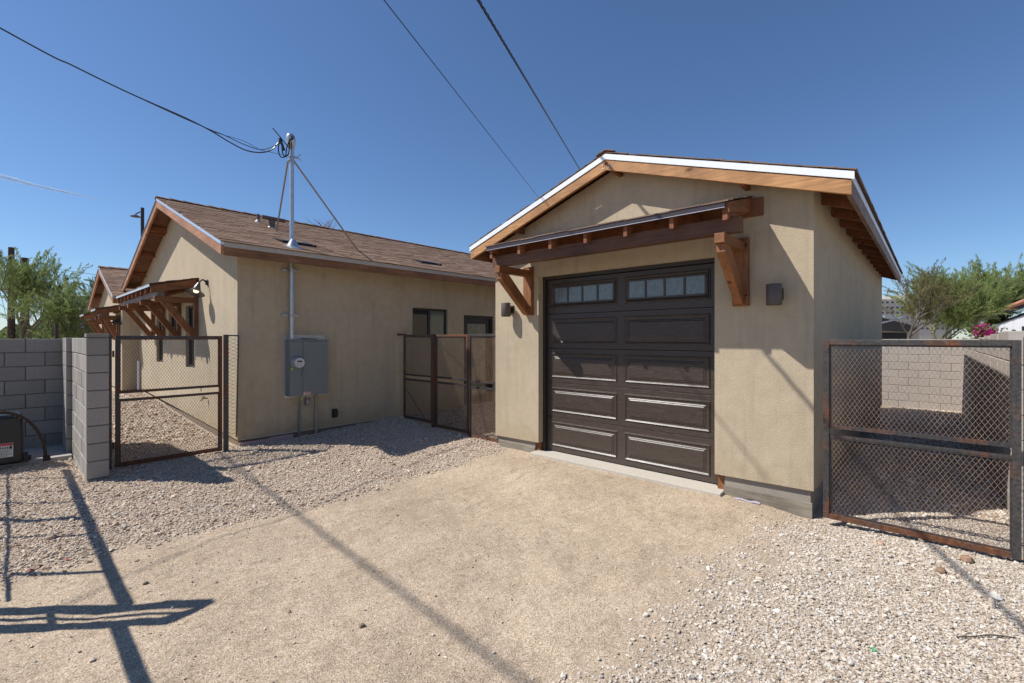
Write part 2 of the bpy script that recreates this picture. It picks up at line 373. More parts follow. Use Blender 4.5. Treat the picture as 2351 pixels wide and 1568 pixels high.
gi = ng.nodes.new('NodeGroupInput'); goo = ng.nodes.new('NodeGroupOutput'); ico = ng.nodes.new('GeometryNodeMeshIcoSphere'); ico.inputs['Subdivisions'].default_value = 2
nzp = ng.nodes.new('ShaderNodeTexNoise'); nzp.inputs['Scale'].default_value = 1.1; sp = ng.nodes.new('GeometryNodeSetPosition'); vm = ng.nodes.new('ShaderNodeVectorMath'); vm.operation = 'SUBTRACT'; vm.inputs[1].default_value = (.5,.5,.5)
vm2 = ng.nodes.new('ShaderNodeVectorMath'); vm2.operation = 'SCALE'; vm2.inputs[3].default_value = 1.5
L = ng.links.new
L(nzp.outputs['Color'], vm.inputs[0]); L(vm.outputs[0], vm2.inputs[0]); L(ico.outputs[0], sp.inputs[0]); L(vm2.outputs[0], sp.inputs['Offset'])
sm = ng.nodes.new('GeometryNodeSetMaterial'); sm.inputs[2].default_value = M['pebble']; L(sp.outputs[0], sm.inputs[0])
iop = ng.nodes.new('GeometryNodeInstanceOnPoints'); L(gi.outputs[0], iop.inputs['Points']); L(sm.outputs[0], iop.inputs['Instance'])
a1 = ng.nodes.new('GeometryNodeInputNamedAttribute'); a1.data_type = 'FLOAT_VECTOR'; a1.inputs[0].default_value = 'stone_scale'; L(a1.outputs[0], iop.inputs['Scale'])
a2 = ng.nodes.new('GeometryNodeInputNamedAttribute'); a2.data_type = 'FLOAT_VECTOR'; a2.inputs[0].default_value = 'stone_turn'; L(a2.outputs[0], iop.inputs['Rotation'])
L(iop.outputs[0], goo.inputs[0]); mod = go.modifiers.new('scatter', 'NODES'); mod.node_group = ng
print('pebbles', len(PX))
def gz(x, y): return float(grid_h(np.array([x]), np.array([y]))[0])

# ------------------------------------------------------------------ shingles
def shingle_slope(parent, x0, x1, ye, ze, yr, zr, limit=300, fade=None, expo=.14, sgn=1, cam_sort=True):
    """cover a slope running along x from eave (ye,ze) to ridge (yr,zr) with separate tabs"""
    run = yr - ye; rise = zr - ze; Ls = math.hypot(run, rise); ang = math.atan2(rise, abs(run)); n = int(Ls/expo)
    dy = run/Ls; dzv = rise/Ls; nrm = Vector((0, -math.sin(ang)*(1 if run > 0 else -1), math.cos(ang)))
    items = []
    for i in range(n+1):
        s = i*expo - .012; x = x0 - random.uniform(.02, .25)
        while x < x1:
            wd = random.choice((.17,.2,.24,.3,.33)); a_ = max(x, x0-.012); b_ = min(x+wd-.004, x1+.012)
            if b_ - a_ > .03: items.append((a_, b_, s, random.choice((.0, .0, .0, .004))))
            x += wd
    def key(it):
        y = ye + dy*it[2]; z = ze + dzv*it[2]; return math.hypot((it[0]+it[1])/2, y)
    items.sort(key=key)
    def tab(mb, wd, sx, sy, sz, th, ln, base):
        # wedge: butt end thick, tail thin
        pass
    # unit tab mesh: x 0..1, along slope y 0..1 (length .17), thickness butt
    lnn = expo + .035
    um = bpy.data.meshes.new('shingle')
    um.from_pydata([(0,0,0),(1,0,0),(1,lnn,0),(0,lnn,0),(0,0,.011),(1,0,.011),(1,lnn,.0045),(0,lnn,.0045)], [], [(0,3,2,1),(4,5,6,7),(0,1,5,4),(1,2,6,5),(2,3,7,6),(3,0,4,7)]); um.materials.append(M['shingle'])
    rest = MB(); flip = run < 0
    for k, (a_, b_, s, lift) in enumerate(items):
        y = ye + dy*s; z = ze + dzv*s; l = min(lnn, Ls - s)
        if l < .03: continue
        bp = Vector((a_, y, z)) + nrm*(.004 + lift)
        if k < limit and not flip:
            inst('shingle', um, parent, bp, (ang, 0, 0), (b_-a_, l/lnn, 1))
        else:
            up = Vector((0, dy, dzv)); q = [bp, bp+Vector((b_-a_,0,0)), bp+Vector((b_-a_,0,0))+up*l, bp+up*l]
            rest.add(q + [q[0]+nrm*.011, q[1]+nrm*.011, q[2]+nrm*.0045, q[3]+nrm*.0045], [(0,3,2,1),(4,5,6,7),(0,1,5,4),(1,2,6,5),(2,3,7,6),(3,0,4,7)])
    if rest.v: rest.build('shingle_field', M['shingle'], parent, kind='stuff')
def ridge_caps(parent, x0, x1, y, z, slope):
    x = x0 - .03
    w_ = .125
    me_ = bpy.data.meshes.new('ridge_cap')
    l = .30
    vs_ = [(0,-w_,-w_*slope+.018),(0,0,.018),(0,w_,-w_*slope+.018),(l,-w_,-w_*slope),(l,0,.0),(l,w_,-w_*slope)]
    vs_ += [(a_,b_,c_-.009) for a_,b_,c_ in vs_]
    me_.from_pydata(vs_, [], [(0,1,4,3),(1,2,5,4),(6,9,10,7),(7,10,11,8),(0,6,7,1),(1,7,8,2),(0,3,9,6),(2,8,11,5),(3,4,10,9),(4,5,11,10)]); me_.materials.append(M['shingle'])
    while x < x1:
        inst('ridge_cap', me_, parent, (x, y, z + .02 + random.uniform(0, .006)), (0, random.uniform(-.01,.01), 0)); x += .225

# ------------------------------------------------------------------ garage
GA = thing('garage', (5.05, 2.885, 0), 'tan stucco garage with brown panel door, timber canopy and low gable roof', 'garage')
GX0, GX1, GYL, GYR = 5.05, 13.0, 4.955, .81
RS = .334                                  # roof slope
def ztop(y): return 3.80 - RS*abs(y - 2.88)     # underside of roof deck line
dY0, dY1, dZ1 = 1.70, 4.105, 2.52          # door opening
def wall_z0(y): return .222 + (.156-.222)*(y-GYR)/(GYL-GYR)
mb = MB()
def wallpoly(mb, poly, x0, x1): mb.prism(poly, 'x', x0, x1)
wallpoly(mb, [(GYR, wall_z0(GYR)), (dY0, wall_z0(dY0)), (dY0, dZ1), (GYR, dZ1)], GX0, GX0+.15)
wallpoly(mb, [(dY1, wall_z0(dY1)), (GYL, wall_z0(GYL)), (GYL, dZ1), (dY1, dZ1)], GX0, GX0+.15)
wallpoly(mb, [(GYR, dZ1), (GYL, dZ1), (GYL, ztop(GYL)-.06), (2.88, ztop(2.88)-.06), (GYR, ztop(GYR)-.06)], GX0, GX0+.15)
mb.build('front_wall', M['stucco'], GA)
MB().prism([(GX0+.15, .215), (GX1, .17), (GX1, ztop(GYR)-.03), (GX0+.15, ztop(GYR)-.03)], 'y', GYR, GYR+.15).build('side_wall', M['stucco'], GA)
MB().prism([(GX0+.15, .16), (GX1, .17), (GX1, ztop(GYL)-.03), (GX0+.15, ztop(GYL)-.03)], 'y', GYL-.15, GYL).build('side_wall', M['stucco'], GA)
MB().prism([(GYR+.15, .17), (GYL-.15, .17), (GYL-.15, 2.95), (2.88, ztop(2.88)-.1), (GYR+.15, 2.95)], 'x', GX1-.15, GX1-.001).build('back_wall', M['stucco'], GA)
f = MB(); f.box((GX0+.035, GYR+.03, -.12), (GX0+.3, dY0-.09, .235)); f.box((GX0+.035, dY1+.09, -.12), (GX0+.3, GYL-.03, .19))
f.box((GX0+.3, GYR+.03, -.12), (GX1-.02, GYR+.25, .24)); f.box((GX0+.3, GYL-.25, -.12), (GX1-.02, GYL-.03, .19)); f.build('foundation', M['concrete'], GA)
# board-cast ledge just under the stucco
MB().box((GX0+.018, GYR+.016, -.12), (GX0+.034, dY0-.085, .10)).build('footing_face', M['footing'], GA); MB().box((GX0+.018, dY1+.085, -.12), (GX0+.034, GYL-.05, .085)).build('footing_face', M['footing'], GA)
# roof
G0x, G1x = 4.83, 13.3; yE0, yE1 = .50, 5.26
def deck(y): return 3.80 - RS*abs(y-2.88)
rf = MB()
for ys_, ye_ in ((yE0, 2.88), (2.88, yE1)):
    rf.prism([(ys_, deck(ys_)), (ye_, deck(ye_)), (ye_, deck(ye_)+.05), (ys_, deck(ys_)+.05)], 'x', G0x+.02, G1x)
rf = rf.build('roof', M['sheath'], GA)
MB().prism([(yE0-.02, deck(yE0)+.052), (2.88, deck(2.88)+.054), (yE1+.02, deck(yE1)+.052), (yE1+.02, deck(yE1)+.060), (2.88, deck(2.88)+.066), (yE0-.02, deck(yE0)+.060)], 'x', G0x-.01, G1x+.02).build('felt', M['felt'], rf)
def rake(parent, mat, x, ya, za, yb, zb, h, th):   # board following slope
    return MB().prism([(ya, za-h), (yb, zb-h), (yb, zb), (ya, za)], 'x', x, x+th)
gtop = .052
for ya, yb in ((yE0, 2.88), (2.88, yE1)):
    rake(0,0, G0x-.015, ya, deck(ya)+gtop-.066, yb, deck(yb)+gtop-.066, .125, .038).build('rake_board', M['fascia_y'], GA, bevel=.003)
    rake(0,0, G0x-.024, ya-(.02 if ya==yE0 else 0), deck(ya)+gtop, yb+(.02 if yb==yE1 else 0), deck(yb)+gtop, .065, .006).build('white_flashing', M['white'], GA)
for y, s_ in ((yE0, -1), (yE1, 1)):
    MB().box((G0x+.024, y, deck(y)-.139), (G1x, y+.038*s_*-1, deck(y)-.014)).build('eave_board', wood('eave_weathered', (.24,.16,.12), 'x') if s_ < 0 else M['fascia_x'], GA, bevel=.003)
    MB().box((G0x-.018, y-.006*s_*-1, deck(y)-.013), (G1x, y+.001*s_*-1, deck(y)+gtop)).build('eave_flashing', M['white'], GA)
shingle_slope(rf, G0x-.015, G1x, yE0-.02, deck(yE0)+.058, 2.88, deck(2.88)+.066, limit=150)
shingle_slope(rf, G0x-.015, G1x, yE1+.02, deck(yE1)+.058, 2.88, deck(2.88)+.066, limit=0)
ridge_caps(rf, G0x-.01, G1x, 2.88, deck(2.88)+.062, RS)
k = 0; x = G0x + .62
while x < G1x - .2:
    MB().prism([(yE0+.04, deck(yE0)-.125), (GYR+.14, deck(GYR+.14)-.125), (GYR+.14, deck(GYR+.14)-.002), (yE0+.04, deck(yE0)-.002)], 'x', x, x+.042).build('rafter_tail', M['tail'], GA)
    MB().prism([(GYL-.14, deck(GYL-.14)-.125), (yE1-.04, deck(yE1)-.125), (yE1-.04, deck(yE1)-.002), (GYL-.14, deck(GYL-.14)-.002)], 'x', x, x+.042).build('rafter_tail', M['tail'], GA)
    x += .61
for y in (1.35, 2.78, 4.36):       # lookouts poking out under the rake
    MB().box((G0x+.024, y, deck(y)-.135 - RS*.04), (GX0+.05, y+.04, deck(y)-.03)).build('lookout', M['tail'], GA)
# door threshold and jambs
MB().prism([(4.965,-.02),(5.30,-.02),(5.30,.055),(4.965,.035)], 'y', dY0-.085, dY1+.085).build('threshold', M['apron'], GA, bevel=.006)
for y0_, y1_ in ((dY0-.082, dY0-.012), (dY1+.012, dY1+.082)):
    MB().box((GX0+.06, y0_, .045), (GX0+.145, y1_, .30)).build('jamb_foot', M['cedar_z'], GA)
fr = MB(); DX = 5.195
fr.box((DX-.045, dY1-.045, .056), (DX+.01, dY1, dZ1)); fr.box((DX-.045, dY0, .056), (DX+.01, dY0+.012, dZ1)); fr.box((DX-.045, dY0+.012, dZ1-.045), (DX+.01, dY1-.045, dZ1))
GD = MB().box((DX+.055, dY0+.015, .058), (DX+.075, dY1-.047, dZ1-.046)).build('garage_door', M['black'], GA)
fr.build('door_stop', M['bronze'], GA)
dy0, dy1 = dY0+.014, dY1-.047; zb, zt = .062, dZ1-.047; SH = (zt-zb)/5; mid = (dy0+dy1)/2
def rings_(mb, x, y0, y1, z0, z1, prof, cap):
    vs = []
    for k, dd in prof: vs += [(x-dd, a_, b_) for a_, b_ in ((y0+k,z0+k),(y1-k,z0+k),(y1-k,z1-k),(y0+k,z1-k))]
    n = len(prof); fs = [(r*4+i, (r+1)*4+i, (r+1)*4+(i+1) % 4, r*4+(i+1) % 4) for r in range(n-1) for i in range(4)]
    if cap: fs.append(tuple(range((n-1)*4, n*4))[::-1])
    mb.add(vs, fs)
def frustum(mb, x, y0, y1, z0, z1, d, inset): rings_(mb, x, y0, y1, z0, z1, [(0,0),(.010,.006),(.018,.006),(.028,.012)], True)
def ringmold(mb, x, y0, y1, z0, z1, wd, d): rings_(mb, x, y0, y1, z0, z1, [(0,0),(wd*.15,d*.5),(wd*.33,d*.5),(wd*.45,d),(wd*.48,d),(wd*.70,d*.55),(wd*.76,d*.55),(wd,0)], False)
for i in range(5):
    z0 = zb + i*SH; z1 = z0 + SH - .005
    MB().box((DX, dy0, z0), (DX+.05, dy1, z1)).build('door_section', M['door'], GD, bevel=.003)
    for y0_, y1_ in ((dy0+.075, mid-.05), (mid+.05, dy1-.075)):
        a0, a1 = z0+.065, z1-.065
        if i < 4:
            q = MB(); ringmold(q, DX-.0005, y0_, y1_, a0, a1, .03, .011); frustum(q, DX-.0005, y0_+.05, y1_-.05, a0+.05, a1-.05, .011, .022)
            q.build('raised_panel', M['door'], GD)
        else:
            a0, a1 = z0+.085, z1-.055
            q = MB(); ringmold(q, DX-.0005, y0_, y1_, a0, a1, .045, .022)
            iy0, iy1, iz0, iz1 = y0_+.05, y1_-.05, a0+.05, a1-.05
            wv = (iy1-iy0)/4
            q.box((DX-.014, iy0, iz0), (DX-.001, iy1, iz0+.018)); q.box((DX-.014, iy0, iz1-.018), (DX-.001, iy1, iz1))
            for k in range(5): q.box((DX-.013, iy0+k*wv-.013, iz0+.018), (DX-.001, iy0+k*wv+.013, iz1-.018))
            q.build('window_frame', M['door'], GD, bevel=.002)
            for k in range(4): MB().box((DX-.006, iy0+k*wv+.013, iz0+.018), (DX-.0015, iy0+(k+1)*wv-.013, iz1-.018)).build('window_pane', M['pane'], GD)
# canopy over the garage door
cx0, cx1, cy0, cy1 = 4.31, 5.05, 1.34, 4.375
def cz(x): return 2.845 + .27*(x-cx0)         # deck underside
CN = MB().prism([(cx0, cz(cx0)), (cx1-.002, cz(cx1)), (cx1-.002, cz(cx1)+.02), (cx0, cz(cx0)+.02)], 'y', cy0+.03, cy1).build('canopy', M['sheath'], GA)
MB().prism([(cx0-.012, cz(cx0)-.025), (cx0-.004, cz(cx0)-.025), (cx0-.004, cz(cx0)+.03), (cx0-.012, cz(cx0)+.03)], 'y', cy0+.02, cy1+.015).build('drip_edge', M['dripdark'], CN)
MB().box((cx0-.0145, cy0+.02, cz(cx0)-.030), (cx0-.003, cy1+.015, cz(cx0)-.0255)).build('drip_lip', M['whitegal'], CN)
for k in range(7):
    y = cy1 - .02 - k*(cy1-cy0-.07)/6
    MB().prism([(cx0+.02, cz(cx0)-.135), (cx1-.03, cz(cx1)-.135), (cx1-.03, cz(cx1)-.002), (cx0+.02, cz(cx0)-.002)], 'y', y-.042, y).build('rafter', M['tail'], CN)
MB().box((4.42, 1.27, 2.612), (4.53, 4.395, 2.752)).build('beam', M['beamdark'], CN, bevel=.004)
MB().prism([(1.23, cz(4.99)-.16),(1.23, cz(4.99)+.015),(4.38, cz(4.99)-.003),(4.38, cz(4.99)-.16)], 'x', 5.01, 5.048).build('ledger', M['cedar_y'], CN)
MB().prism([(cx0+.012, cz(cx0)-.075), (5.0, cz(5.0)-.12), (5.0, cz(5.0)+.02), (cx0+.012, cz(cx0)+.02)], 'y', cy0-.012, cy0+.028).build('end_board', M['cedar_x'], CN, bevel=.003)
for y in (4.26, 1.43):
    MB().box((4.985, y-.075, 1.975), (5.049, y+.075, 2.66)).build('bracket_post', M['cedar_z'], CN, bevel=.004)
    MB().box((4.37, y-.045, 2.52), (4.984, y+.045, 2.611)).build('bracket_arm', M['cedar_x'], CN, bevel=.004)
    MB().prism([(4.41, 2.519), (4.55, 2.519), (4.984, 2.12), (4.984, 1.99), (4.93, 1.99), (4.41, 2.44)], 'y', y-.04, y+.04).build('brace', wood('brace_wood', (.31,.13,.05), 'z'), CN, bevel=.004)
for y in (4.26, 1.43):
    for z in (2.08, 2.58): MB().lathe([(.001,.008),(.010,.007),(.012,0)], (4.984, y-.058, z), (-1,0,0), 8).build('bolt', M['bronze'], CN)
for z in (3.70, 3.74): MB().lathe([(.001,.004),(.008,.003),(.009,0)], (G0x-.0155, 2.84, z-.02), (-1,0,0), 8).build('nail_head', M['galv'], GA); MB().lathe([(.001,.004),(.008,.003),(.009,0)], (G0x-.0155, 2.92, z-.02), (-1,0,0), 8).build('nail_head', M['galv'], GA)
# thin shingles along canopy top
q = MB(); sl_ = .30; nv = Vector((-.287, 0, .958))
for r_ in range(8):
    xx = cx0 - .02 + r_*.135; y = cy0 - .01
    while y < cy1+.03:
        wd = random.choice((.18,.24,.3)); x1_ = min(xx+.17, cx1-.003); zt_ = cz(xx)+.024; z2 = cz(x1_)+.024; y2 = min(y+wd-.004, cy1+.03); l_ = random.choice((.002,.006,.009))
        q.add([(xx,y,zt_+l_),(x1_,y,z2+l_),(x1_,y2,z2+l_),(xx,y2,zt_+l_),(xx,y,zt_+.011+l_),(x1_,y,z2+.005+l_),(x1_,y2,z2+.005+l_),(xx,y2,zt_+.011+l_)], [(0,3,2,1),(4,5,6,7),(0,1,5,4),(1,2,6,5),(2,3,7,6),(3,0,4,7)]); y += wd
q.build('shingle_field', M['shingle'], CN, kind='stuff')

# ------------------------------------------------------------------ house
HO = thing('house', (2.345, 7.8, 0), 'long tan stucco house with brown shingled roof and timber awnings on its gable end', 'house')
HS = .35; HYr = 11.5; hY0, hY1 = 7.35, 15.65; hX0, hX1 = 2.02, 17.5; wx, wy = 2.345, 7.8
def hd(y): return 2.955 + HS*(min(y, 2*HYr-y) - 7.35)      # deck underside
# gable wall with three window openings
def wall_with_holes(mb, outline, holes, x0, x1):
    """outline: function y->(z0,z1); vertical strips between hole edges"""
    ysb = sorted(set([outline[0], outline[1], HYr] + [h[0] for h in holes] + [h[1] for h in holes]))
    for a_, b_ in zip(ysb[:-1], ysb[1:]):
        hs = [h for h in holes if h[0] < (a_+b_)/2 < h[1]]
        z0a, z0b = outline[2](a_), outline[2](b_); z1a, z1b = outline[3](a_), outline[3](b_)
        if hs:
            h = hs[0]; mb.prism([(a_,z0a),(b_,z0b),(b_,h[2]),(a_,h[2])], 'x', x0, x1); mb.prism([(a_,h[3]),(b_,h[3]),(b_,z1b),(a_,z1a)], 'x', x0, x1)
        else: mb.prism([(a_,z0a),(b_,z0b),(b_,z1b),(a_,z1a)], 'x', x0, x1)
gh = [(10.15, 10.83, 1.08, 2.28), (11.40, 12.26, 1.70, 2.30), (12.80, 13.48, 1.09, 2.31)]
mb = MB(); wall_with_holes(mb, (wy, 15.6, lambda y: .095 + .03*(y-7.8), lambda y: hd(y)-.02), gh, wx, wx+.18); mb.build('gable_wall', M['stucco'], HO)
def win(parent, axis, pos, a0, a1, z0, z1, split=True, mat='glass', mat2=None, fw_=.045, depth=.05):
    """window facing -axis; pos = outer plane of the wall"""
    def bx(m_, p0, p1, q0, q1, r0, r1):
        if axis == 'x': m_.box((p0, q0, r0), (p1, q1, r1))
        else: m_.box((q0, p0, r0), (q1, p1, r1))
    fr = MB(); d0, d1 = pos+depth, pos+depth+.05
    bx(fr, d0, d1, a0, a0+fw_, z0, z1); bx(fr, d0, d1, a1-fw_, a1, z0, z1); bx(fr, d0, d1, a0+fw_, a1-fw_, z0, z0+fw_); bx(fr, d0, d1, a0+fw_, a1-fw_, z1-fw_, z1)
    am = (a0+a1)/2
    if split == 'v': bx(fr, d0, d1, am-.03, am+.03, z0+fw_, z1-fw_)
    if split == 'h': zm = (z0+z1)/2; bx(fr, d0, d1, a0+fw_, a1-fw_, zm-.02, zm+.02)
    w_ = fr.build('window', M['darkframe'], parent, bevel=.003)
    if split == 'v': segs = [(a0+fw_, am-.03, z0+fw_, z1-fw_, mat), (am+.03, a1-fw_, z0+fw_, z1-fw_, mat2 or mat)]
    elif split == 'h': segs = [(a0+fw_, a1-fw_, z0+fw_, zm-.02, mat), (a0+fw_, a1-fw_, zm+.02, z1-fw_, mat)]
    else: segs = [(a0+fw_, a1-fw_, z0+fw_, z1-fw_, mat)]
    for s in segs:
        q = MB(); bx(q, d0+.02, d0+.03, s[0], s[1], s[2], s[3]); q.build('pane', M[s[4]], w_)
    return w_
for h in gh: win(HO, 'x', wx, h[0], h[1], h[2], h[3], split=False)
# long wall with window and door openings
lh = [(5.54, 6.46, 1.66, 2.27), (6.93, 7.88, .12, 2.17)]
mb = MB(); xb = sorted([wx+.18, 17] + [h[0] for h in lh] + [h[1] for h in lh])
zl = hd(7.8) - .02
for a_, b_ in zip(xb[:-1], xb[1:]):
    hs = [h for h in lh if h[0] < (a_+b_)/2 < h[1]]
    if hs: mb.box((a_, wy, .10), (b_, wy+.18, hs[0][2])); mb.box((a_, wy, hs[0][3]), (b_, wy+.18, zl))
    else: mb.box((a_, wy, .10), (b_, wy+.18, zl))
mb.build('long_wall', M['stucco'], HO)
win(HO, 'y', wy, 5.54, 6.46, 1.66, 2.27, 'v', 'glass', 'pane_reflect')
# glazed back door
MB().box((6.93, wy+.04, .12), (6.99, wy+.12, 2.17)).box((7.82, wy+.04, .12), (7.88, wy+.12, 2.17)).box((6.99, wy+.04, 2.101), (7.82, wy+.12, 2.17)).build('door_frame', M['darkframe'], HO, bevel=.003)
dr = MB().box((7.0, wy+.07, .13), (7.10, wy+.11, 2.10)).box((7.71, wy+.07, .13), (7.81, wy+.11, 2.10)).box((7.10, wy+.07, .13), (7.71, wy+.11, .32)).box((7.10, wy+.07, 1.98), (7.71, wy+.11, 2.10)).build('back_door', M['darkframe'], HO)
MB().box((7.10, wy+.085, .32), (7.71, wy+.095, 1.98)).build('pane', M['pane_reflect'], dr)
MB().box((7.73, wy+.03, 1.0), (7.75, wy+.065, 1.02)).box((7.64, wy+.025, 1.0), (7.75, wy+.035, 1.02)).build('door_handle', M['black'], dr)
MB().box((wx+.18, 15.42, .1), (17, 15.6, hd(15.6)-.02)).build('rear_wall', M['stucco'], HO)
MB().box((17, wy, .1), (17.18, 15.6, 2.95)).build('end_wall', M['stucco'], HO)
MB().box((wx+.2, wy+.3, 2.9), (16.9, 15.3, 2.96)).build('ceiling', M['felt'], HO)
MB().box((wx+.02, wy+.02, -.15), (17, wy+.3, .098)).box((wx+.02, wy+.3, -.15), (wx+.3, 15.6, .16)).build('foundation', plain('footing_brown', (.20,.145,.10), .95), HO)
MB().box((wx-.006, wy-.006, .088), (17, wy, .102)).build('weep_screed', M['dripgrey'], HO)
# roof
rf = MB()
rf.prism([(hY0, hd(hY0)), (HYr, hd(HYr)), (HYr, hd(HYr)+.05), (hY0, hd(hY0)+.05)], 'x', hX0+.02, hX1)
rf.prism([(HYr, hd(HYr)), (hY1, hd(hY1)), (hY1, hd(hY1)+.05), (HYr, hd(HYr)+.05)], 'x', hX0+.02, hX1)
rf = rf.build('roof', M['sheath'], HO)
for ya, yb in ((hY0, HYr), (HYr, hY1)):
    s_ = MB().prism([(ya, hd(ya)-.135), (yb, hd(yb)-.135), (yb, hd(yb)+.005), (ya, hd(ya)+.005)], 'x', hX0-.018, hX0+.02).build('rake_board', M['rake'], HO, bevel=.003)
    MB().prism([(ya-.01, hd(ya)+.006), (yb+.01, hd(yb)+.006), (yb+.01, hd(yb)+.052), (ya-.01, hd(ya)+.052)], 'x', hX0-.026, hX0+.02).build('rake_flashing', M['whitegal'] if ya == hY0 else M['dripdark'], HO)
MB().box((hX0+.02, hY0, hd(hY0)-.135), (hX1, hY0+.038, hd(hY0)-.005)).build('fascia_board', M['fascia_x'], HO, bevel=.003)
MB().box((hX0+.02, hY0-.008, hd(hY0)-.018), (hX1, hY0-.001, hd(hY0)+.052)).build('drip_edge', M['dripgrey'], HO)
shingle_slope(rf, hX0-.01, hX1, hY0-.02, hd(hY0)+.051, HYr, hd(HYr)+.055, limit=300)
ridge_caps(rf, hX0, hX1, HYr, hd(HYr)+.065, HS)
MB().prism([(hY1+.02, hd(hY1)+.052), (HYr, hd(HYr)+.052), (HYr, hd(HYr)+.07), (hY1+.02, hd(hY1)+.065)], 'x', hX0-.02, hX1).build('far_slope', M['shingle'], rf)
for y in (8.9, 10.3, 12.55, 13.6, 14.65):
    MB().box((hX0+.021, y, hd(y)-.115), (wx, y+.05, hd(y)-.012)).build('lookout', M['tail'], HO)
MB().box((hX0+.021, 12.4, hd(12.45)-.13), (wx, 12.44, hd(12.45)-.012)).build('lookout', M['tail'], HO)
# awnings on the gable side
def awning(y0, y1, xo, xw, zo, slope, ntail, arms, arm_x, armz, postz, beam=True, wm='greybeam'):
    dk = lambda x: zo + slope*(x-xo)
    A = MB().prism([(xo, dk(xo)), (xw-.002, dk(xw)), (xw-.002, dk(xw)+.03), (xo, dk(xo)+.03)], 'y', y0+.02, y1).build('awning', M['sheath'], HO)
    q = MB()
    for r_ in range(7):
        xx = xo - .015 + r_*.12; 
        if xx > xw-.05: break
        x1_ = min(xx+.15, xw-.003); y = y0-.01
        while y < y1:
            wd = random.choice((.2,.25,.3)); y2 = min(y+wd-.004, y1+.015); l_ = random.choice((.0,.005,.009)); za, zb_ = dk(xx)+.033+l_, dk(x1_)+.033+l_
            q.add([(xx,y,za),(x1_,y,zb_),(x1_,y2,zb_),(xx,y2,za),(xx,y,za+.012),(x1_,y,zb_+.005),(x1_,y2,zb_+.005),(xx,y2,za+.012)], [(0,3,2,1),(4,5,6,7),(0,1,5,4),(1,2,6,5),(2,3,7,6),(3,0,4,7)]); y += wd
    q.build('shingle_field', M['shingle'], A, kind='stuff')
    MB().box((xo-.010, y0, dk(xo)-.012), (xo-.003, y1, dk(xo)+.032)).build('drip_edge', M['whitegal'], A)
    MB().prism([(xo+.012, dk(xo)-.12), (xw-.05, dk(xw)-.14), (xw-.05, dk(xw)+.0), (xo+.012, dk(xo)+.0)], 'y', y0-.02, y0+.018).build('end_board', M['cedar_x'], A, bevel=.003)
    for k in range(ntail):
        y = y0 + .05 + (k+1)*(y1-y0-.09)/(ntail)
        MB().prism([(xo+.01, dk(xo)-.105), (xw-.01, dk(xw)-.12), (xw-.01, dk(xw)-.002), (xo+.01, dk(xo)-.002)], 'y', y-.04, y).build('rafter', M['tail'], A)
    if beam: MB().box((arm_x+.04, y0+.03, armz+.051), (arm_x+.15, y1-.02, dk(arm_x+.04)-.002 if dk(arm_x+.04)-.11 < armz+.06 else armz+.16)).build('beam', M[wm], A, bevel=.004)
    MB().box((xw-.05, y0+.019, dk(xw)-.16), (xw-.003, y1, dk(xw)-.003)).build('ledger', M['cedar_y'], A)
    for ya in arms:
        MB().box((xw-.065, ya-.045, postz), (xw-.002, ya+.045, armz+.07)).build('bracket_post', M['cedar_z'], A, bevel=.004)
        MB().box((arm_x, ya-.045, armz-.05), (xw-.066, ya+.045, armz+.05)).build('bracket_arm', M['cedar_x'], A, bevel=.004)
        MB().prism([(arm_x+.09, armz-.051), (arm_x+.22, armz-.051), (xw-.066, postz+.17), (xw-.066, postz+.03), (xw-.10, postz+.03)], 'y', ya-.035, ya+.035).build('brace', M['cedar_z'], A, bevel=.003)
    return A
awning(9.90, 13.50, 1.63, 2.345, 2.545, .24, 8, (9.97, 11.22, 12.6, 13.7), 1.70, 2.335, 1.62)
# far wing
WX = 1.995; wg = lambda y: 2.655 + .375*(min(y, 2*17.85-y) - 15.2)
mb = MB().prism([(15.6, .28), (20.1, .30), (20.1, wg(20.1)-.02), (17.85, wg(17.85)-.02), (15.6, wg(15.6)-.02)], 'x', WX, WX+.15); mb.build('wing_gable_wall', M['stucco'], HO)
MB().box((WX+.15, 15.6, .28), (2.6, 15.75, wg(15.6)-.03)).build('wing_side_wall', M['stucco'], HO)
wr = MB().prism([(15.2, wg(15.2)), (17.85, wg(17.85)), (17.85, wg(17.85)+.05), (15.2, wg(15.2)+.05)], 'x', 1.8, 9).prism([(17.85, wg(17.85)), (20.5, wg(20.5)), (20.5, wg(20.5)+.05), (17.85, wg(17.85)+.05)], 'x', 1.8, 9).build('wing_roof', M['sheath'], HO)
for ya, yb in ((15.2, 17.85), (17.85, 20.5)):
    MB().prism([(ya, wg(ya)-.13), (yb, wg(yb)-.13), (yb, wg(yb)+.005), (ya, wg(ya)+.005)], 'x', 1.76, 1.798).build('rake_board', M['rake'], HO)
    MB().prism([(ya, wg(ya)+.006), (yb, wg(yb)+.006), (yb, wg(yb)+.056), (ya, wg(ya)+.056)], 'x', 1.75, 1.798).build('rake_flashing', M['whitegal'] if ya == 15.2 else M['dripdark'], HO)
MB().box((1.8, 15.2, wg(15.2)-.13), (6, 15.24, wg(15.2)-.002)).build('fascia_board', M['fascia_x'], HO)
shingle_slope(wr, 1.77, 6.5, 15.18, wg(15.2)+.054, 17.85, wg(17.85)+.055, limit=0)
ridge_caps(wr, 1.78, 7, 17.85, wg(17.85)+.065, .375)
for y in (16.2, 17.2, 18.6, 19.5): MB().box((1.8, y, wg(y)-.11), (WX, y+.05, wg(y)-.012)).build('lookout', M['tail'], HO)
awning(15.85, 16.75, 1.50, 1.995, 2.37, .24, 2, (15.95, 16.65), 1.57, 2.19, 1.60)
awning(17.95, 18.95, 1.45, 1.995, 2.30, .24, 2, (18.05, 18.85), 1.55, 2.12, 1.55)
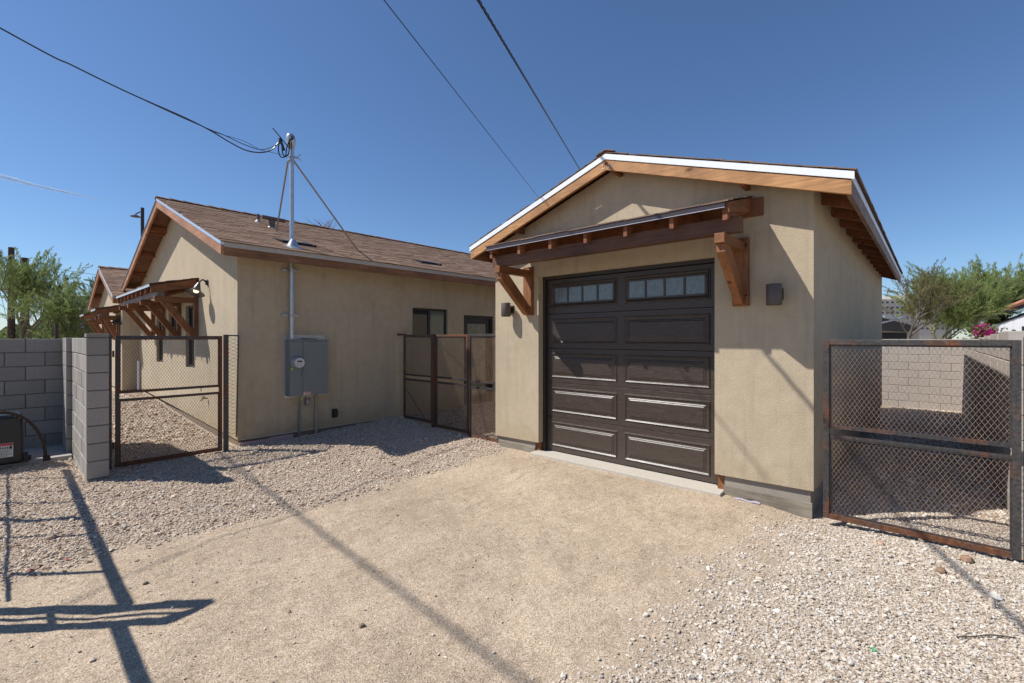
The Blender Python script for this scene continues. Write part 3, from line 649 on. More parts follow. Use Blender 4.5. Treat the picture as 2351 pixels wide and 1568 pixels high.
MB().tube([(2.30, 15.4, .3), (2.30, 15.4, 1.05)], .03).build('downspout', M['white'], HO)
MB().box((2.36, 7.755, -.05), (2.78, 7.79, .055)).box((2.785, 7.76, -.05), (3.16, 7.79, .07)).build('form_board', M['pink'], HO, label='pinkish form board along the footing')

# ------------------------------------------------------------------ things on the house
# service mast
Z0 = hd(7.7)
MS = thing('service_mast', (3.11, 7.70, 1.70), 'galvanised electric service mast rising through the eave of the long house', 'electric mast')
MB().tube([(3.11, 7.7, 1.64), (3.11, 7.7, 4.78)], .034, 14).build('pipe', M['galv'], MS, smooth=True)
MB().lathe([(.001, .16), (.045, .155), (.068, .12), (.072, .05), (.060, -.01), (.045, -.05), (.036, -.06)], (3.10, 7.69, 4.80), (-.18, -.1, 1)).build('weatherhead', M['galv'], MS, smooth=True)
MB().lathe([(.001, 0), (.045, .002), (.05, -.02)], (3.055, 7.63, 4.88), (-.8,-.6,.1), 14).build('cap_insert', M['black'], MS, smooth=True)
MB().tube([(3.11,7.7,4.585),(3.11,7.7,4.625)], .043, 14).beam((3.14,7.69,4.605),(3.20,7.66,4.60),.02,.03).tube([(3.18,7.66,4.60),(3.23,7.64,4.66)], .008, 6).tube([(3.19,7.66,4.60),(3.235,7.64,4.56)], .008, 6).build('clamp', M['galv'], MS, smooth=True)
rz = hd(7.6)+.055
MB().lathe([(.17, -.02), (.15, -.005), (.09, .02), (.07, .06), (.045, .11), (.037, .13)], (3.11, 7.66, rz+.03), (0, -.2, 1)).build('flashing_boot', M['galv'], MS, smooth=True)
MB().prism([(0,0)]*0 or [(2.86, rz-.035), (3.36, rz-.035), (3.36, rz-.028), (2.86, rz-.028)], 'y', 7.47, 7.50).build('flashing_edge', M['galv'], MS)
MB().tube([(3.09,7.69,4.56),(3.06,7.72,4.53),(3.448,9.239,hd(9.239)+.07)], .014, 8).build('guy_brace', M['strut'], MS, smooth=True)
MB().tube([(3.13,7.70,4.56),(4.653,8.381,hd(8.381)+.07)], .014, 8).build('guy_brace', M['strut'], MS, smooth=True)
for z in (2.754, 2.023):
    MB().box((2.98, 7.76, z-.018), (3.075, 7.797, z+.018)).box((3.145, 7.76, z-.018), (3.24, 7.797, z+.018)).box((3.065, 7.655, z-.012), (3.155, 7.665, z+.012)).build('strap', M['galv'], MS)
# drip loops
def curve(pts, n=8):
    pts = [Vector(p) for p in pts]; out = []
    for i in range(len(pts)-1):
        p0 = pts[max(i-1,0)]; p1 = pts[i]; p2 = pts[i+1]; p3 = pts[min(i+2,len(pts)-1)]
        for k in range(n):
            u = k/n; out.append(.5*((2*p1)+(p2-p0)*u+(2*p0-5*p1+4*p2-p3)*u*u+(3*p1-p0-3*p2+p3)*u**3))
    return out + [pts[-1]]
MB().tube(curve([(3.05,7.63,4.86),(3.00,7.62,4.70),(2.98,7.62,4.55),(2.94,7.63,4.60),(2.93,7.64,4.80)]), .009, 6).tube(curve([(3.04,7.63,4.84),(3.02,7.6,4.6),(2.92,7.62,4.52),(2.88,7.64,4.62),(2.90,7.65,4.8)]), .009, 6).tube(curve([(3.06,7.63,4.85),(3.07,7.6,4.75),(3.03,7.6,4.70),(2.88,7.63,4.86),(2.80,7.65,4.95)]), .008, 6).build('drip_loop', M['black'], MS, smooth=True)
MB().tube([(2.90,7.64,4.82),(2.96,7.62,4.64)], .02, 8).build('splice_cover', M['black'], MS, smooth=True)
# meter panel
MP = thing('meter_panel', (3.35, 7.8, .68), 'grey electric meter cabinet with round meter on the shaded long wall', 'meter box')
MB().box((3.03, 7.792, .67), (3.70, 7.799, 1.70)).build('back_flashing', M['galv'], MP)
MB().box((3.05, 7.64, .70), (3.68, 7.79, 1.61)).build('cabinet', M['boxgrey'], MP, bevel=.006)
MB().box((3.055, 7.628, .71), (3.255, 7.639, 1.59)).build('meter_cover', M['boxgrey'], MP, bevel=.003)
MB().box((3.262, 7.628, .705), (3.675, 7.639, 1.59)).build('breaker_door', M['boxgrey'], MP, bevel=.003)
MB().box((3.04, 7.625, 1.605), (3.69, 7.79, 1.622)).build('rain_hood', M['boxgrey'], MP, bevel=.003)
mt = MB().lathe([(.10, 0), (.10, .02), (.092, .03), (.088, .09), (.08, .10)], (3.165, 7.628, 1.25), (0,-1,0), 28).build('meter', M['galv'], MP, smooth=True)
MB().lathe([(.079, .101), (.001, .102)], (3.165, 7.628, 1.25), (0,-1,0), 28).build('dial', plain('dial_grey', (.55,.54,.55), .4), mt)
MB().box((3.125,7.5235,1.262),(3.205,7.5255,1.285)).box((3.12,7.5235,1.225),(3.14,7.5255,1.235)).box((3.185,7.5235,1.225),(3.20,7.5255,1.235)).box((3.145,7.5235,1.20),(3.19,7.5255,1.204)).build('display', M['black'], mt)
MB().box((3.06,7.60,1.13),(3.085,7.607,1.17)).build('seal_tag', plain('lime_tag', (.35,.62,.05), .5), MP)
MB().box((3.215,7.60,.63),(3.235,7.607,.675)).build('seal_tag', plain('lime_tag_low', (.35,.62,.05), .5), MP)
MB().box((3.235,7.60,1.03),(3.285,7.627,1.10)).tube([(3.26,7.61,1.10),(3.26,7.61,1.13)], .012, 8).build('latch', M['pvc'], MP, bevel=.004)
lb = MB().box((3.27,7.624,.715),(3.39,7.6275,.765)).build('warning_label', plain('label_white', (.6,.55,.52), .5), MP)
MB().box((3.275,7.622,.752),(3.385,7.6235,.762)).box((3.30,7.622,.738),(3.385,7.6235,.744)).box((3.30,7.622,.724),(3.385,7.6235,.730)).build('label_print', plain('label_red', (.45,.05,.04), .5), lb)
MB().beam((3.27,7.71,1.64),(3.50,7.66,1.632),.03,.012).build('loose_strip', M['black'], MP)
o = MB().tube([(3.255,7.76,-.05),(3.255,7.76,.4),(3.262,7.74,.55),(3.265,7.72,.70)], .0135, 10).build('conduit', M['pvc'], None, 'thin grey conduit running from meter cabinet into gravel, left one', 'conduit', smooth=True)
o = MB().tube([(3.54,7.765,-.05),(3.54,7.765,.70)], .021, 12).tube([(3.54,7.765,.18),(3.54,7.765,.21)], .024, 12).build('conduit', M['pvct'], None, 'thicker tan painted conduit running from meter cabinet into gravel', 'conduit', smooth=True)
jb = thing('junction_box', (3.39,7.79,.5), 'small grey weatherproof box on short pipe under the meter cabinet', 'junction box')
MB().box((3.355,7.745,.515),(3.425,7.798,.635)).build('box', M['pvc'], jb, bevel=.008)
MB().box((3.372,7.738,.54),(3.41,7.744,.61)).build('cover_plate', plain('clear_cover', (.30,.31,.31), .2), jb, bevel=.004)
MB().tube([(3.39,7.77,.635),(3.39,7.77,.70)], .010, 8).build('nipple', M['galv'], jb, smooth=True)
ob = thing('outlet_box', (3.88,7.79,.25), 'black weatherproof outlet cover low on the shaded long wall', 'outlet')
MB().box((3.835,7.77,.25),(3.925,7.799,.40)).build('plate', M['black'], ob, bevel=.006)
MB().box((3.845,7.735,.262),(3.917,7.769,.388)).box((3.917,7.745,.29),(3.927,7.765,.36)).build('bubble_cover', M['black'], ob, bevel=.012)
# barn light
BL = thing('barn_light', (2.345, 9.34, 2.6), 'dark metal gooseneck barn light, lit, on the sunny gable wall', 'wall light')
MB().lathe([(.001,.03),(.045,.028),(.055,.0)], (2.344,9.34,2.62), (-1,0,0), 20).build('mount', M['bronze'], BL, smooth=True)
MB().tube(curve([(2.32,9.34,2.62),(2.27,9.33,2.66),(2.22,9.32,2.62),(2.20,9.32,2.56)]), .013, 8).build('arm', M['bronze'], BL, smooth=True)
ax = Vector((-.35,-.25,-1)).normalized(); hp = Vector((2.20,9.32,2.57))
MB().lathe([(.022,-.03),(.03,0),(.045,.04),(.06,.09),(.085,.125),(.145,.17),(.143,.172),(.08,.128),(.05,.09)], hp, ax, 24).build('shade', metal('lamp_steel', (.12,.12,.13), .35, .7), BL, smooth=True)
mm, t, p = newmat('bulb_glow', .4); p.inputs['Base Color'].default_value = (1,.8,.5,1); p.inputs['Emission Color'].default_value = (1,.72,.38,1); p.inputs['Emission Strength'].default_value = 2.5
MB().lathe([(.001,.155),(.03,.148),(.042,.125),(.035,.09),(.02,.06)], hp, ax, 16).build('bulb', mm, BL, smooth=True)
o = MB().lathe([(.04,0),(.045,.05),(.10,.11),(.115,.13)], (1.93,15.75,2.15), (-.3,-.2,-1), 14).tube([(1.93,15.75,2.15),(1.99,15.75,2.20)],.012,6).build('barn_light', M['bronze'], None, 'small dark wall light under the far small awning', 'wall light', smooth=True)
HB = thing('hose_bib', (2.345, 9.35, .6), 'small brass hose tap low on the sunny gable wall behind the gate', 'tap')
MB().tube([(2.344,9.35,.60),(2.27,9.35,.60),(2.24,9.35,.565)], .012, 8).build('spout', metal('brass', (.25,.18,.08), .4, .6), HB, smooth=True)
MB().lathe([(.001,.0),(.03,.0),(.03,.008),(.001,.008)], (2.28,9.35,.625), (0,0,1), 10).tube([(2.28,9.35,.60),(2.28,9.35,.63)], .006, 6).build('handle', M['bronze'], HB)
# garage lamps
for y, lab in ((1.11, 'bronze cylinder wall lamp right of the garage door, in shade'), (4.62, 'bronze cylinder wall lamp left of the garage door, in sun')):
    x = 4.925; LM = thing('wall_lamp', (GX0, y, 2.08), lab, 'wall lamp', 'cylinder lamps beside the garage door')
    MB().box((GX0-.022, y-.055, 2.02), (GX0-.001, y+.055, 2.13)).box((x+.05, y-.028, 2.05), (GX0-.023, y+.028, 2.105)).build('mount', M['bronze'], LM, bevel=.003)
    MB().lathe([(.001,.20),(.066,.20),(.068,.197),(.068,.003),(.066,0),(.06,0),(.06,.02),(.001,.02)], (x,y,1.965), (0,0,1), 28).build('cylinder', M['lampbrown'], LM, smooth=True)
# roof fittings
o = thing('vent_pipe', (3.47,10.26,hd(10.26)), 'brown plumbing vent pipe on the roof near the ridge', 'vent pipe')
zz = hd(10.26)+.06
MB().tube([(3.47,10.26,zz-.05),(3.47,10.26,zz+.17)], .03, 10).build('pipe', plain('vent_brown', (.11,.075,.07), .6), o, smooth=True)
MB().lathe([(.11,-.03),(.05,.03),(.032,.06)], (3.47,10.26,zz), (0,-.33,1), 12).build('boot', M['dripgrey'], o, smooth=True)
o = thing('flue_vent', (3.60,9.75,hd(9.75)), 'brown T shaped flue vent on the roof beside the vent pipe', 'flue vent')
zz = hd(9.75)+.05; vb = plain('vent_brown_dark', (.12,.085,.08), .6)
MB().tube([(3.54,9.72,zz-.03),(3.54,9.72,zz+.15)], .06, 14).build('stem', vb, o, smooth=True)
MB().tube([(3.36,9.74,zz+.195),(3.78,9.68,zz+.175)], .04, 14).build('cross_pipe', vb, o, smooth=True)
MB().lathe([(.13,-.05),(.08,.01),(.065,.03)], (3.54,9.72,zz), (0,-.33,1), 14).build('boot', M['dripgrey'], o, smooth=True)
for x0, x1, lab in ((3.05,3.62,'low dark roof vent directly behind the service mast'), (5.86,6.40,'low dark roof vent between the mast and the garage')):
    o = thing('roof_vent', (x0, 7.95, hd(7.95)), lab, 'roof vent', 'low dark vents on the roof')
    y0_, y1_ = 7.93, 8.28; z0_ = hd(y0_)+.06; z1_ = hd(y1_)+.075
    MB().add([(x0,y0_,z0_+.055),(x1,y0_,z0_+.055),(x1+.03,y1_,z1_+.004),(x0-.03,y1_,z1_+.004),(x0,y0_,z0_+.045),(x1,y0_,z0_+.045),(x1+.03,y1_,z1_-.006),(x0-.03,y1_,z1_-.006)],[(0,1,2,3),(7,6,5,4),(0,4,5,1),(1,5,6,2),(2,6,7,3),(3,7,4,0)]).build('hood', plain('vent_dark', (.055,.05,.05), .5), o)
    MB().box((x0+.03,y0_+.03,z0_-.03),(x1-.03,y0_+.05,z0_+.045)).box((x0,y0_,z0_-.01),(x0+.012,y0_+.14,z0_+.05)).box((x1-.012,y0_,z0_-.01),(x1,y0_+.14,z0_+.05)).build('opening', M['black'], o)

# ------------------------------------------------------------------ block walls
def block_mesh(name, l, h, d, mat, bev=.006):
    q = MB(); b = bev
    o_ = [(0,0),(l,0),(l,h),(0,h)]
    vs = [(b,0,b),(l-b,0,b),(l-b,0,h-b),(b,0,h-b),(0,b,0),(l,b,0),(l,b,h),(0,b,h),(0,d-b,0),(l,d-b,0),(l,d-b,h),(0,d-b,h),(b,d,b),(l-b,d,b),(l-b,d,h-b),(b,d,h-b)]
    fs = [(0,1,2,3)]
    for r_ in range(3): fs += [(r_*4+(i+1) % 4, r_*4+i, (r_+1)*4+i, (r_+1)*4+(i+1) % 4) for i in range(4)]
    fs += [(15,14,13,12)]
    q.add(vs, [f[::-1] if k and k < 13 else f for k, f in enumerate(fs)]); return q.mesh(name, mat)
BL_CACHE = {}
def bm(l, mat):
    k = (round(l,3), mat)
    if k not in BL_CACHE: BL_CACHE[k] = block_mesh('block', l, .193, .19, M[mat])
    return BL_CACHE[k]
def block_wall(label, axis, a0, a1, pos, z0, rows, mat='cmu', mort='mortar', first=0, cap=True, group=None):
    """wall running along axis from a0 to a1; visible face at pos (thickness goes to +other axis)"""
    loc = (a0, pos, z0) if axis == 'x' else (pos, a0, z0)
    W_ = thing('block_wall', loc, label, 'wall', group)
    if axis == 'x': MB().box((a0+.004, pos+.009, z0), (a1-.004, pos+.181, z0+rows*.2032-.013)).build('mortar', M[mort], W_)
    else: MB().box((pos+.009, a0+.004, z0), (pos+.181, a1-.004, z0+rows*.2032-.013)).build('mortar', M[mort], W_)
    for r_ in range(rows):
        s = a0; half = (r_ + first) % 2
        while s < a1 - .03:
            l = .1965 if (half and s == a0) else .396
            l2 = min(l, a1 - s)
            j = random.uniform(-.0025, .0025)
            if axis == 'x': inst('block', bm(l2, mat), W_, (s, pos+j, z0+r_*.2032), (0, 0, 0))
            else: inst('block', bm(l2, mat), W_, (pos+.19+j, s, z0+r_*.2032), (0, 0, math.pi/2))
            s += l + .010
    return W_
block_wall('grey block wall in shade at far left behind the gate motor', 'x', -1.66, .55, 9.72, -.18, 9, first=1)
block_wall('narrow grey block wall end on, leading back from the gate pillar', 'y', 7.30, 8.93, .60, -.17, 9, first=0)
# pillar: full-width blocks
PI_ = thing('block_pillar', (.69, 7.19, -.17), 'grey block gate pillar at the end of the short wall, beside the left gate', 'pillar')
pm = block_mesh('block', .196, .193, .196, M['cmu'])
MB().box((.603,7.108,-.17),(.783,7.288,1.69)).build('mortar', M['mortar'], PI_)
for r_ in range(9): inst('block', pm, PI_, (.595+random.uniform(-.002,.002), 7.10+random.uniform(-.002,.002), -.168+r_*.2032))
cp = block_mesh('cap_block', .196, .04, .196, M['cmu'], .004); inst('cap_block', cp, PI_, (.595, 7.10, 1.662))
PJ = thing('block_pillar', (.62, 9.1, -.17), 'grey block pilaster where the shaded wall meets the short wall', 'pillar')
MB().box((.545,8.955,-.17),(.72,9.70,1.65)).build('mortar', M['mortar'], PJ)
for r_ in range(9): inst('block', bm(.19,'cmu'), PJ, (.54, 8.945, -.165+r_*.2032)); inst('block', bm(.396,'cmu'), PJ, (.73, 9.14, -.165+r_*.2032), (0,0,math.pi/2))
block_wall('pale block wall closing the far end of the passage beside the garage', 'y', -.57, 2.3, 15.85, -.20, 9, 'cmul', 'mortarl')
# side wall faces +y: build with face at y=-.5
SW = block_wall('long pale block wall along the right side of the passage', 'x', 5.52, 16.04, -.725, -.19, 9, 'cmul', 'mortarl')
# loose cap blocks lying on top
ct = -.19 + 9*.2032
for x_, l_, h_ in ((9.0,.8,.02),(8.1,.7,.04),(7.1,.8,.055),(6.1,.9,.075)):
    q = MB().box((x_, -.69, ct-.012), (x_+l_-.03, -.515, ct+h_)).build('coping_slab', M['cmul'], None, {'9.0':'thinnest grey coping slab on the passage wall, farthest','8.1':'low pale coping slab, second from the far end of wall top','7.1':'rough grey coping slab, third along the wall top','6.1':'thick grey coping slab nearest the white house'}[str(x_)], 'coping slab', 'loose coping slabs on the passage wall', bevel=.006)

# ------------------------------------------------------------------ expanded metal gates and fences
def diamond(mb, axis, pos, a0, a1, z0, z1, dw, dh, t_=.0022, d_=.0022):
    """diagonal strands filling a rectangle"""
    k = dh/dw
    def P(a_, z_, o): return (pos+o, a_, z_) if axis == 'y' else (a_, pos+o, z_)
    for sg in (1, -1):
        # lines z = sg*k*a + c
        cs = [z - sg*k*a_ for a_ in (a0,a1) for z in (z0,z1)]; c = math.ceil(min(cs)/dh)*dh
        while c < max(cs):
            pts = []
            for a_ in (a0, a1):
                z = sg*k*a_ + c
                if z0 <= z <= z1: pts.append((a_, z))
            for z in (z0, z1):
                a_ = (z - c)/(sg*k)
                if a0 < a_ < a1: pts.append((a_, z))
            pts.sort()
            if len(pts) >= 2 and math.dist(pts[0], pts[-1]) > .004:
                o = .0012*sg; mb.beam(P(*pts[0], o), P(*pts[-1], o), d_, t_, up=(1,0,0) if axis == 'y' else (0,1,0))
            c += dh
def gate_panel(parent, axis, pos, a0, a1, z0, z1, railz, tube=.04, m1='rust', m2='steel', mm='meshm', dw=.033, dh=.055, inner=.022, th=.0018):
    """steel frame, double mid rail, two expanded-metal sheets"""
    def B(q, a_, b_, c_, d_, p0, p1):
        if axis == 'y': q.box((p0, a_, c_), (p1, b_, d_))
        else: q.box((a_, p0, c_), (b_, p1, d_))
    p0, p1 = pos-tube/2, pos+tube/2
    q = MB(); B(q, a0, a0+tube, z0, z1, p0, p1); q.build('frame_upright', M[m1], parent, bevel=.003)
    q = MB(); B(q, a1-tube, a1, z0, z1, p0, p1); q.build('frame_upright', M[m2], parent, bevel=.003)
    q = MB(); B(q, a0+tube, a1-tube, z1-tube, z1, p0, p1); q.build('top_rail', M[m1], parent, bevel=.003)
    q = MB(); B(q, a0+tube, a1-tube, z0, z0+tube, p0, p1); q.build('bottom_rail', M['rust2'], parent, bevel=.003)
    for z in railz:
        q = MB(); B(q, a0+tube, a1-tube, z-.011, z+.011, pos-.012, pos+.012); q.build('mid_rail', M['steel'], parent)
    i0, i1 = a0+tube, a1-tube
    segs = [(z0+tube, min(railz)-.011), (max(railz)+.011, z1-tube)]
    q = MB()
    for c_, d_ in segs:
        for (a_, b_, e_, f_) in ((i0, i1, c_, c_+.012), (i0, i1, d_-.012, d_), (i0, i0+.012, c_+.012, d_-.012), (i1-.012, i1, c_+.012, d_-.012)): B(q, a_, b_, e_, f_, pos-.009, pos+.009)
    q.build('mesh_trim', M[m2], parent)
    for c_, d_ in segs:
        q = MB(); diamond(q, axis, pos, i0+.006, i1-.006, c_+.006, d_-.006, dw, dh, th); q.build('expanded_mesh', M[mm], parent, kind='stuff')
RG = thing('metal_gate', (4.97, .12, .02), 'rusty steel gate with expanded mesh beside the right corner of the garage', 'gate')
gate_panel(RG, 'y', 4.97, -.482, .722, .035, 1.635, (.855, .775), .045, 'rust', 'steel')
MB().box((4.955,-.545,-.05),(5.0,-.495,1.66)).build('gate_post', M['rust'], None, 'steel gate post at the right edge beside the open mesh gate', 'post', bevel=.003)
LG = thing('metal_gate', (1.5, 7.6, 0), 'rusty steel mesh gate between block pillar and the house corner', 'gate')
gate_panel(LG, 'x', 7.60, .905, 2.085, .02, 1.68, (.955, .865), .04, 'rust', 'rust2', 'meshd')
for z in (1.45, .3): MB().tube([(.885,7.585,z-.04),(.885,7.585,z+.04)], .011, 8).build('hinge', M['steel'], LG, smooth=True)
MB().box((1.72,7.565,.95),(1.80,7.578,.965)).tube([(1.80,7.57,.957),(1.82,7.57,.957),(1.82,7.57,.90)], .006, 6).build('latch', M['steel'], LG)
o = MB().box((.825,7.57,-.1),(.870,7.62,1.69)).build('gate_post', M['rust'], None, 'dark steel hinge post between block pillar and left gate', 'post', bevel=.003)
o = MB().box((2.105,7.575,-.1),(2.165,7.625,1.70)).build('gate_post', M['rust'], None, 'dark steel latch post between left gate and house corner', 'post', bevel=.003)
MF = thing('mesh_infill', (2.27,7.7,0), 'narrow bent mesh infill between left gate post and house wall', 'mesh panel')
MB().beam((2.165,7.60,1.685),(2.335,7.72,1.685),.02,.02).beam((2.335,7.72,1.68),(2.325,7.78,.15),.016,.016).build('frame', M['rust'], MF)
q = MB()
for k in range(26): 
    z = .2 + k*.056; q.beam((2.17,7.605,z),(2.327,7.715,z+.06),.003,.003); q.beam((2.17,7.605,z+.06),(2.327,7.715,z),.003,.003)
q.build('expanded_mesh', M['meshd'], MF, kind='stuff')
# middle fence and gate, x = 5.2
MFN = thing('mesh_fence', (5.2, 6.6, 0), 'dark steel mesh fence panels from house wall to middle gate', 'fence')
def zb_(y): return .03 + .0*y
gate_panel(MFN, 'y', 5.2, 6.70, 7.60, .10, 1.715, (.94,.86), .038, 'meshd', 'meshd', 'meshd', .026, .040, th=.0026)
MB().box((5.165,6.625,-.05),(5.235,6.70,1.72)).build('fence_post', M['rust2'], MFN, bevel=.003)
gate_panel(MFN, 'y', 5.2, 5.735, 6.62, .05, 1.71, (.94,.86), .038, 'rust2', 'rust', 'meshd', .026, .040, th=.0026)
MB().tube([(5.185,7.57,.72),(5.185,6.85,.10)], .007, 6).build('brace_rod', M['steel'], MFN)
MG = thing('metal_gate', (5.2, 5.35, 0), 'rusty mesh gate between the middle fence and garage corner', 'gate')
gate_panel(MG, 'y', 5.2, 5.0, 5.72, .0, 1.715, (.93,.84), .04, 'steel', 'steel', 'meshm', .028, .044, th=.0024)
MB().box((5.17,7.56,1.70),(5.23,7.79,1.735)).build('wall_tie', M['rust2'], MFN)

# ------------------------------------------------------------------ slab, gate motor, arc
MB().box((-2.2, 8.72, -.15), (.59, 9.71, .045)).build('concrete_slab', M['slab'], None, 'concrete slab under the gate motor at the foot of the shaded wall', 'slab', bevel=.01, loc=(-.8,9.2,-.15))
OP = thing('gate_motor', (-.1, 8.9, .05), 'black gate motor housing with red and white warning label at left edge', 'gate motor')
MB().box((-.36, 8.60, .05), (.125, 8.95, .66)).build('housing', M['black'], OP, bevel=.03)
MB().box((-.35, 8.61, .61), (.11, 8.94, .68)).build('lid', plain('lid_blue', (.02,.035,.06), .35), OP, bevel=.02)
MB().tube([(.14,8.72,.09),(.20,8.72,.09)], .03, 10).box((.125,8.64,.05),(.17,8.86,.14)).build('drive_wheel', M['black'], OP, bevel=.003)
lb = MB().box((-.20,8.594,.15),(.038,8.599,.325)).build('warning_label', plain('label_paper', (.62,.62,.60), .5), OP)
MB().box((-.198,8.591,.295),(.036,8.5935,.322)).build('red_band', plain('band_red', (.45,.03,.03), .5), lb)
q = MB()
for k in range(11): q.box((-.185+k*.019,8.591,.252),(-.177+k*.019,8.5935,.285))
q.box((-.190,8.591,.264),(.01,8.5935,.268)); q.box((.012,8.591,.25),(.028,8.5935,.29))
for k in range(6): q.box((-.19,8.591,.235-k*.014),(.03-.02*(k % 3),8.5935,.239-k*.014))
q.build('label_print', M['black'], lb)
AR = thing('roller_arc', (-.06, 8.80, .05), 'rusty curved steel bar with studs arching over the gate motor', 'steel arc')
cxa, rr_ = -.075, .40
arc = [Vector((cxa + rr_*math.sin(a_)*1.0, 8.56, .06 + .66*math.cos(a_))) for a_ in np.linspace(-1.57, 1.57, 33)]
q = MB()
for a_, b_ in zip(arc[:-1], arc[1:]): q.beam(a_, b_, .035, .022, up=(0,1,0))
q.build('bar', M['darkrust'], AR)
q = MB()
for a_ in np.linspace(-1.5, 1.5, 27):
    c_ = Vector((cxa + (rr_-.018)*math.sin(a_), 8.56, .06 + .642*math.cos(a_))); q.box(c_-Vector((.005,.005,.005)), c_+Vector((.005,.005,.005)))
q.build('stud', M['galv'], AR, kind='stuff')
MB().box((.30,8.53,.046),(.37,8.60,.11)).build('foot', M['darkrust'], AR, bevel=.004)

# sliding gate just outside the frame at left, whose shadow falls into the picture
SG = thing('sliding_gate', (-.55, 7, 0), 'steel cantilever sliding gate left of the motor, seen by its shadow', 'sliding gate')
MB().box((-.575,4.7,1.73),(-.525,9.0,1.78)).build('top_rail', M['rust'], SG)
MB().box((-.558,4.8,.92),(-.542,9.0,.936)).build('mid_rail', M['rust'], SG)
MB().box((-.58,4.8,.06),(-.52,9.0,.12)).build('bottom_rail', M['rust'], SG)
for y, r_ in ((8.49,.012),(7.29,.012),(6.67,.028),(6.145,.014),(5.265,.014)): MB().box((-.55-r_,y-r_,.12),(-.55+r_,y+r_,1.72)).build('upright', M['rust'], SG)
MB().box((-.58,4.61,0),(-.52,4.68,2.36)).build('guide_post', M['rust'], SG)
MB().box((-.58,4.36,0),(-.52,4.42,2.02)).build('guide_post', M['rust'], SG)
MB().prism([(4.42,1.9),(4.61,2.28),(4.61,2.36),(4.36,2.02),(4.36,1.9)], 'x', -.57,-.53).box((-.56,4.421,1.2),(-.54,4.609,1.23)).box((-.56,4.50,0),(-.54,4.525,2.1)).build('gusset', M['rust'], SG)
MB().box((-.575,1.5,1.63),(-.525,4.36,1.68)).build('far_rail', M['rust'], SG)
MB().box((-.58,1.5,.0),(-.52,1.56,1.62)).build('far_post', M['rust'], SG)

# ------------------------------------------------------------------ overhead wires
def sag(p, q, s, n=28):
    p = Vector(p); q = Vector(q); return [p.lerp(q, i/n) - Vector((0,0,s*4*(i/n)*(1-i/n))) for i in range(n+1)]
blk = M['black']
def twist(pts, r, turns, off_):
    out = []
    for i, p in enumerate(pts):
        a_ = off_ + turns*2*math.pi*i/(len(pts)-1); out.append(p + Vector((math.cos(a_)*r*.7, -math.cos(a_)*r*.7, math.sin(a_)*r)))
    return out
def raypt(dx, dy, depth):
    f_ = Vector((math.cos(R(42.4)), math.sin(R(42.4)), 0)); r_ = Vector((math.sin(R(42.4)), -math.cos(R(42.4)), 0))
    return Vector((0,0,EYE)) + f_*depth + r_*((dx-1175.5)/1055*depth) + Vector((0,0,(776-dy)/1055*depth))
SD_ = lambda x: 5.29 + (x/645)*2.06
c1 = [(-560,-190),(-300,-78),(0,64),(170,152),(300,215),(420,268),(480,298),(525,325),(565,345),(600,350),(625,343),(640,327),(646,331)]
c2 = [(480,299),(510,309),(560,324),(600,345),(625,350),(668,360)]
q = MB(); q.tube(curve([(-7.2,6.75,7.4),(-3.5,7.38,6.15)] + [raypt(x_, y_, SD_(x_)) for x_, y_ in c1[2:]]), .009, 6)
c3 = [(300,215),(420,270),(485,298),(520,312),(560,331),(600,343),(628,335),(644,328)]
q.tube(curve([raypt(x_, y_+.5, SD_(x_)-.03) for x_, y_ in c3]), .0058, 6)
q.tube(curve([raypt(x_, y_, SD_(x_)+.02) for x_, y_ in c2]), .0035, 5)
q.build('service_cable', blk, None, 'black service cable sagging in from upper left to the mast', 'cable', smooth=True, loc=(2.8,7.6,4.9))
def raypt(dx, dy, depth):
    f_ = Vector((math.cos(R(42.4)), math.sin(R(42.4)), 0)); r_ = Vector((math.sin(R(42.4)), -math.cos(R(42.4)), 0))
    return Vector((0,0,EYE)) + f_*depth + r_*((dx-1175.5)/1055*depth) + Vector((0,0,(776-dy)/1055*depth))
P1 = raypt(1103, 8, 5.5); P2 = raypt(1338, 400, 17.5); d_ = (P1-P2); P0 = P1 + d_*.9
q = MB(); base = sag(P0, P2 + (P2-P1)*.25, .0, 420)
q.tube(twist(base, .013, 60, 0), .0085, 4); q.tube(twist(base, .013, 60, 2.1), .0085, 4); q.tube(twist(base, .013, 60, 4.2), .0075, 4)
q.build('twisted_cable', blk, None, 'thick twisted overhead cable, the right hand one over the garage roof', 'cable', smooth=True, loc=tuple(P2))
P1 = raypt(866, -20, 7.5); P2 = raypt(1246, 466, 21)
q = MB().tube(sag(P1+(P1-P2)*.25, P2+(P2-P1)*.2, .0, 30), .0095, 6).build('overhead_wire', blk, None, 'single straight overhead wire left of the twisted cable', 'cable', smooth=True, loc=tuple(P2))
# cable outside the picture at left whose soft shadow crosses the drive
hA = 7.5
Pa = Vector((1.98-.59*hA, 6.67+.56*hA, hA)); Pb = Vector((1.62-.59*hA, .6+.56*hA, hA)); dd = Pa-Pb
q = MB().tube([Pb-dd*2, Pb, Pa+dd*.12], .019, 8).build('overhead_cable', blk, None, 'thick overhead cable left of the view, its shadow crossing the drive', 'cable', smooth=True, loc=tuple(Pb))

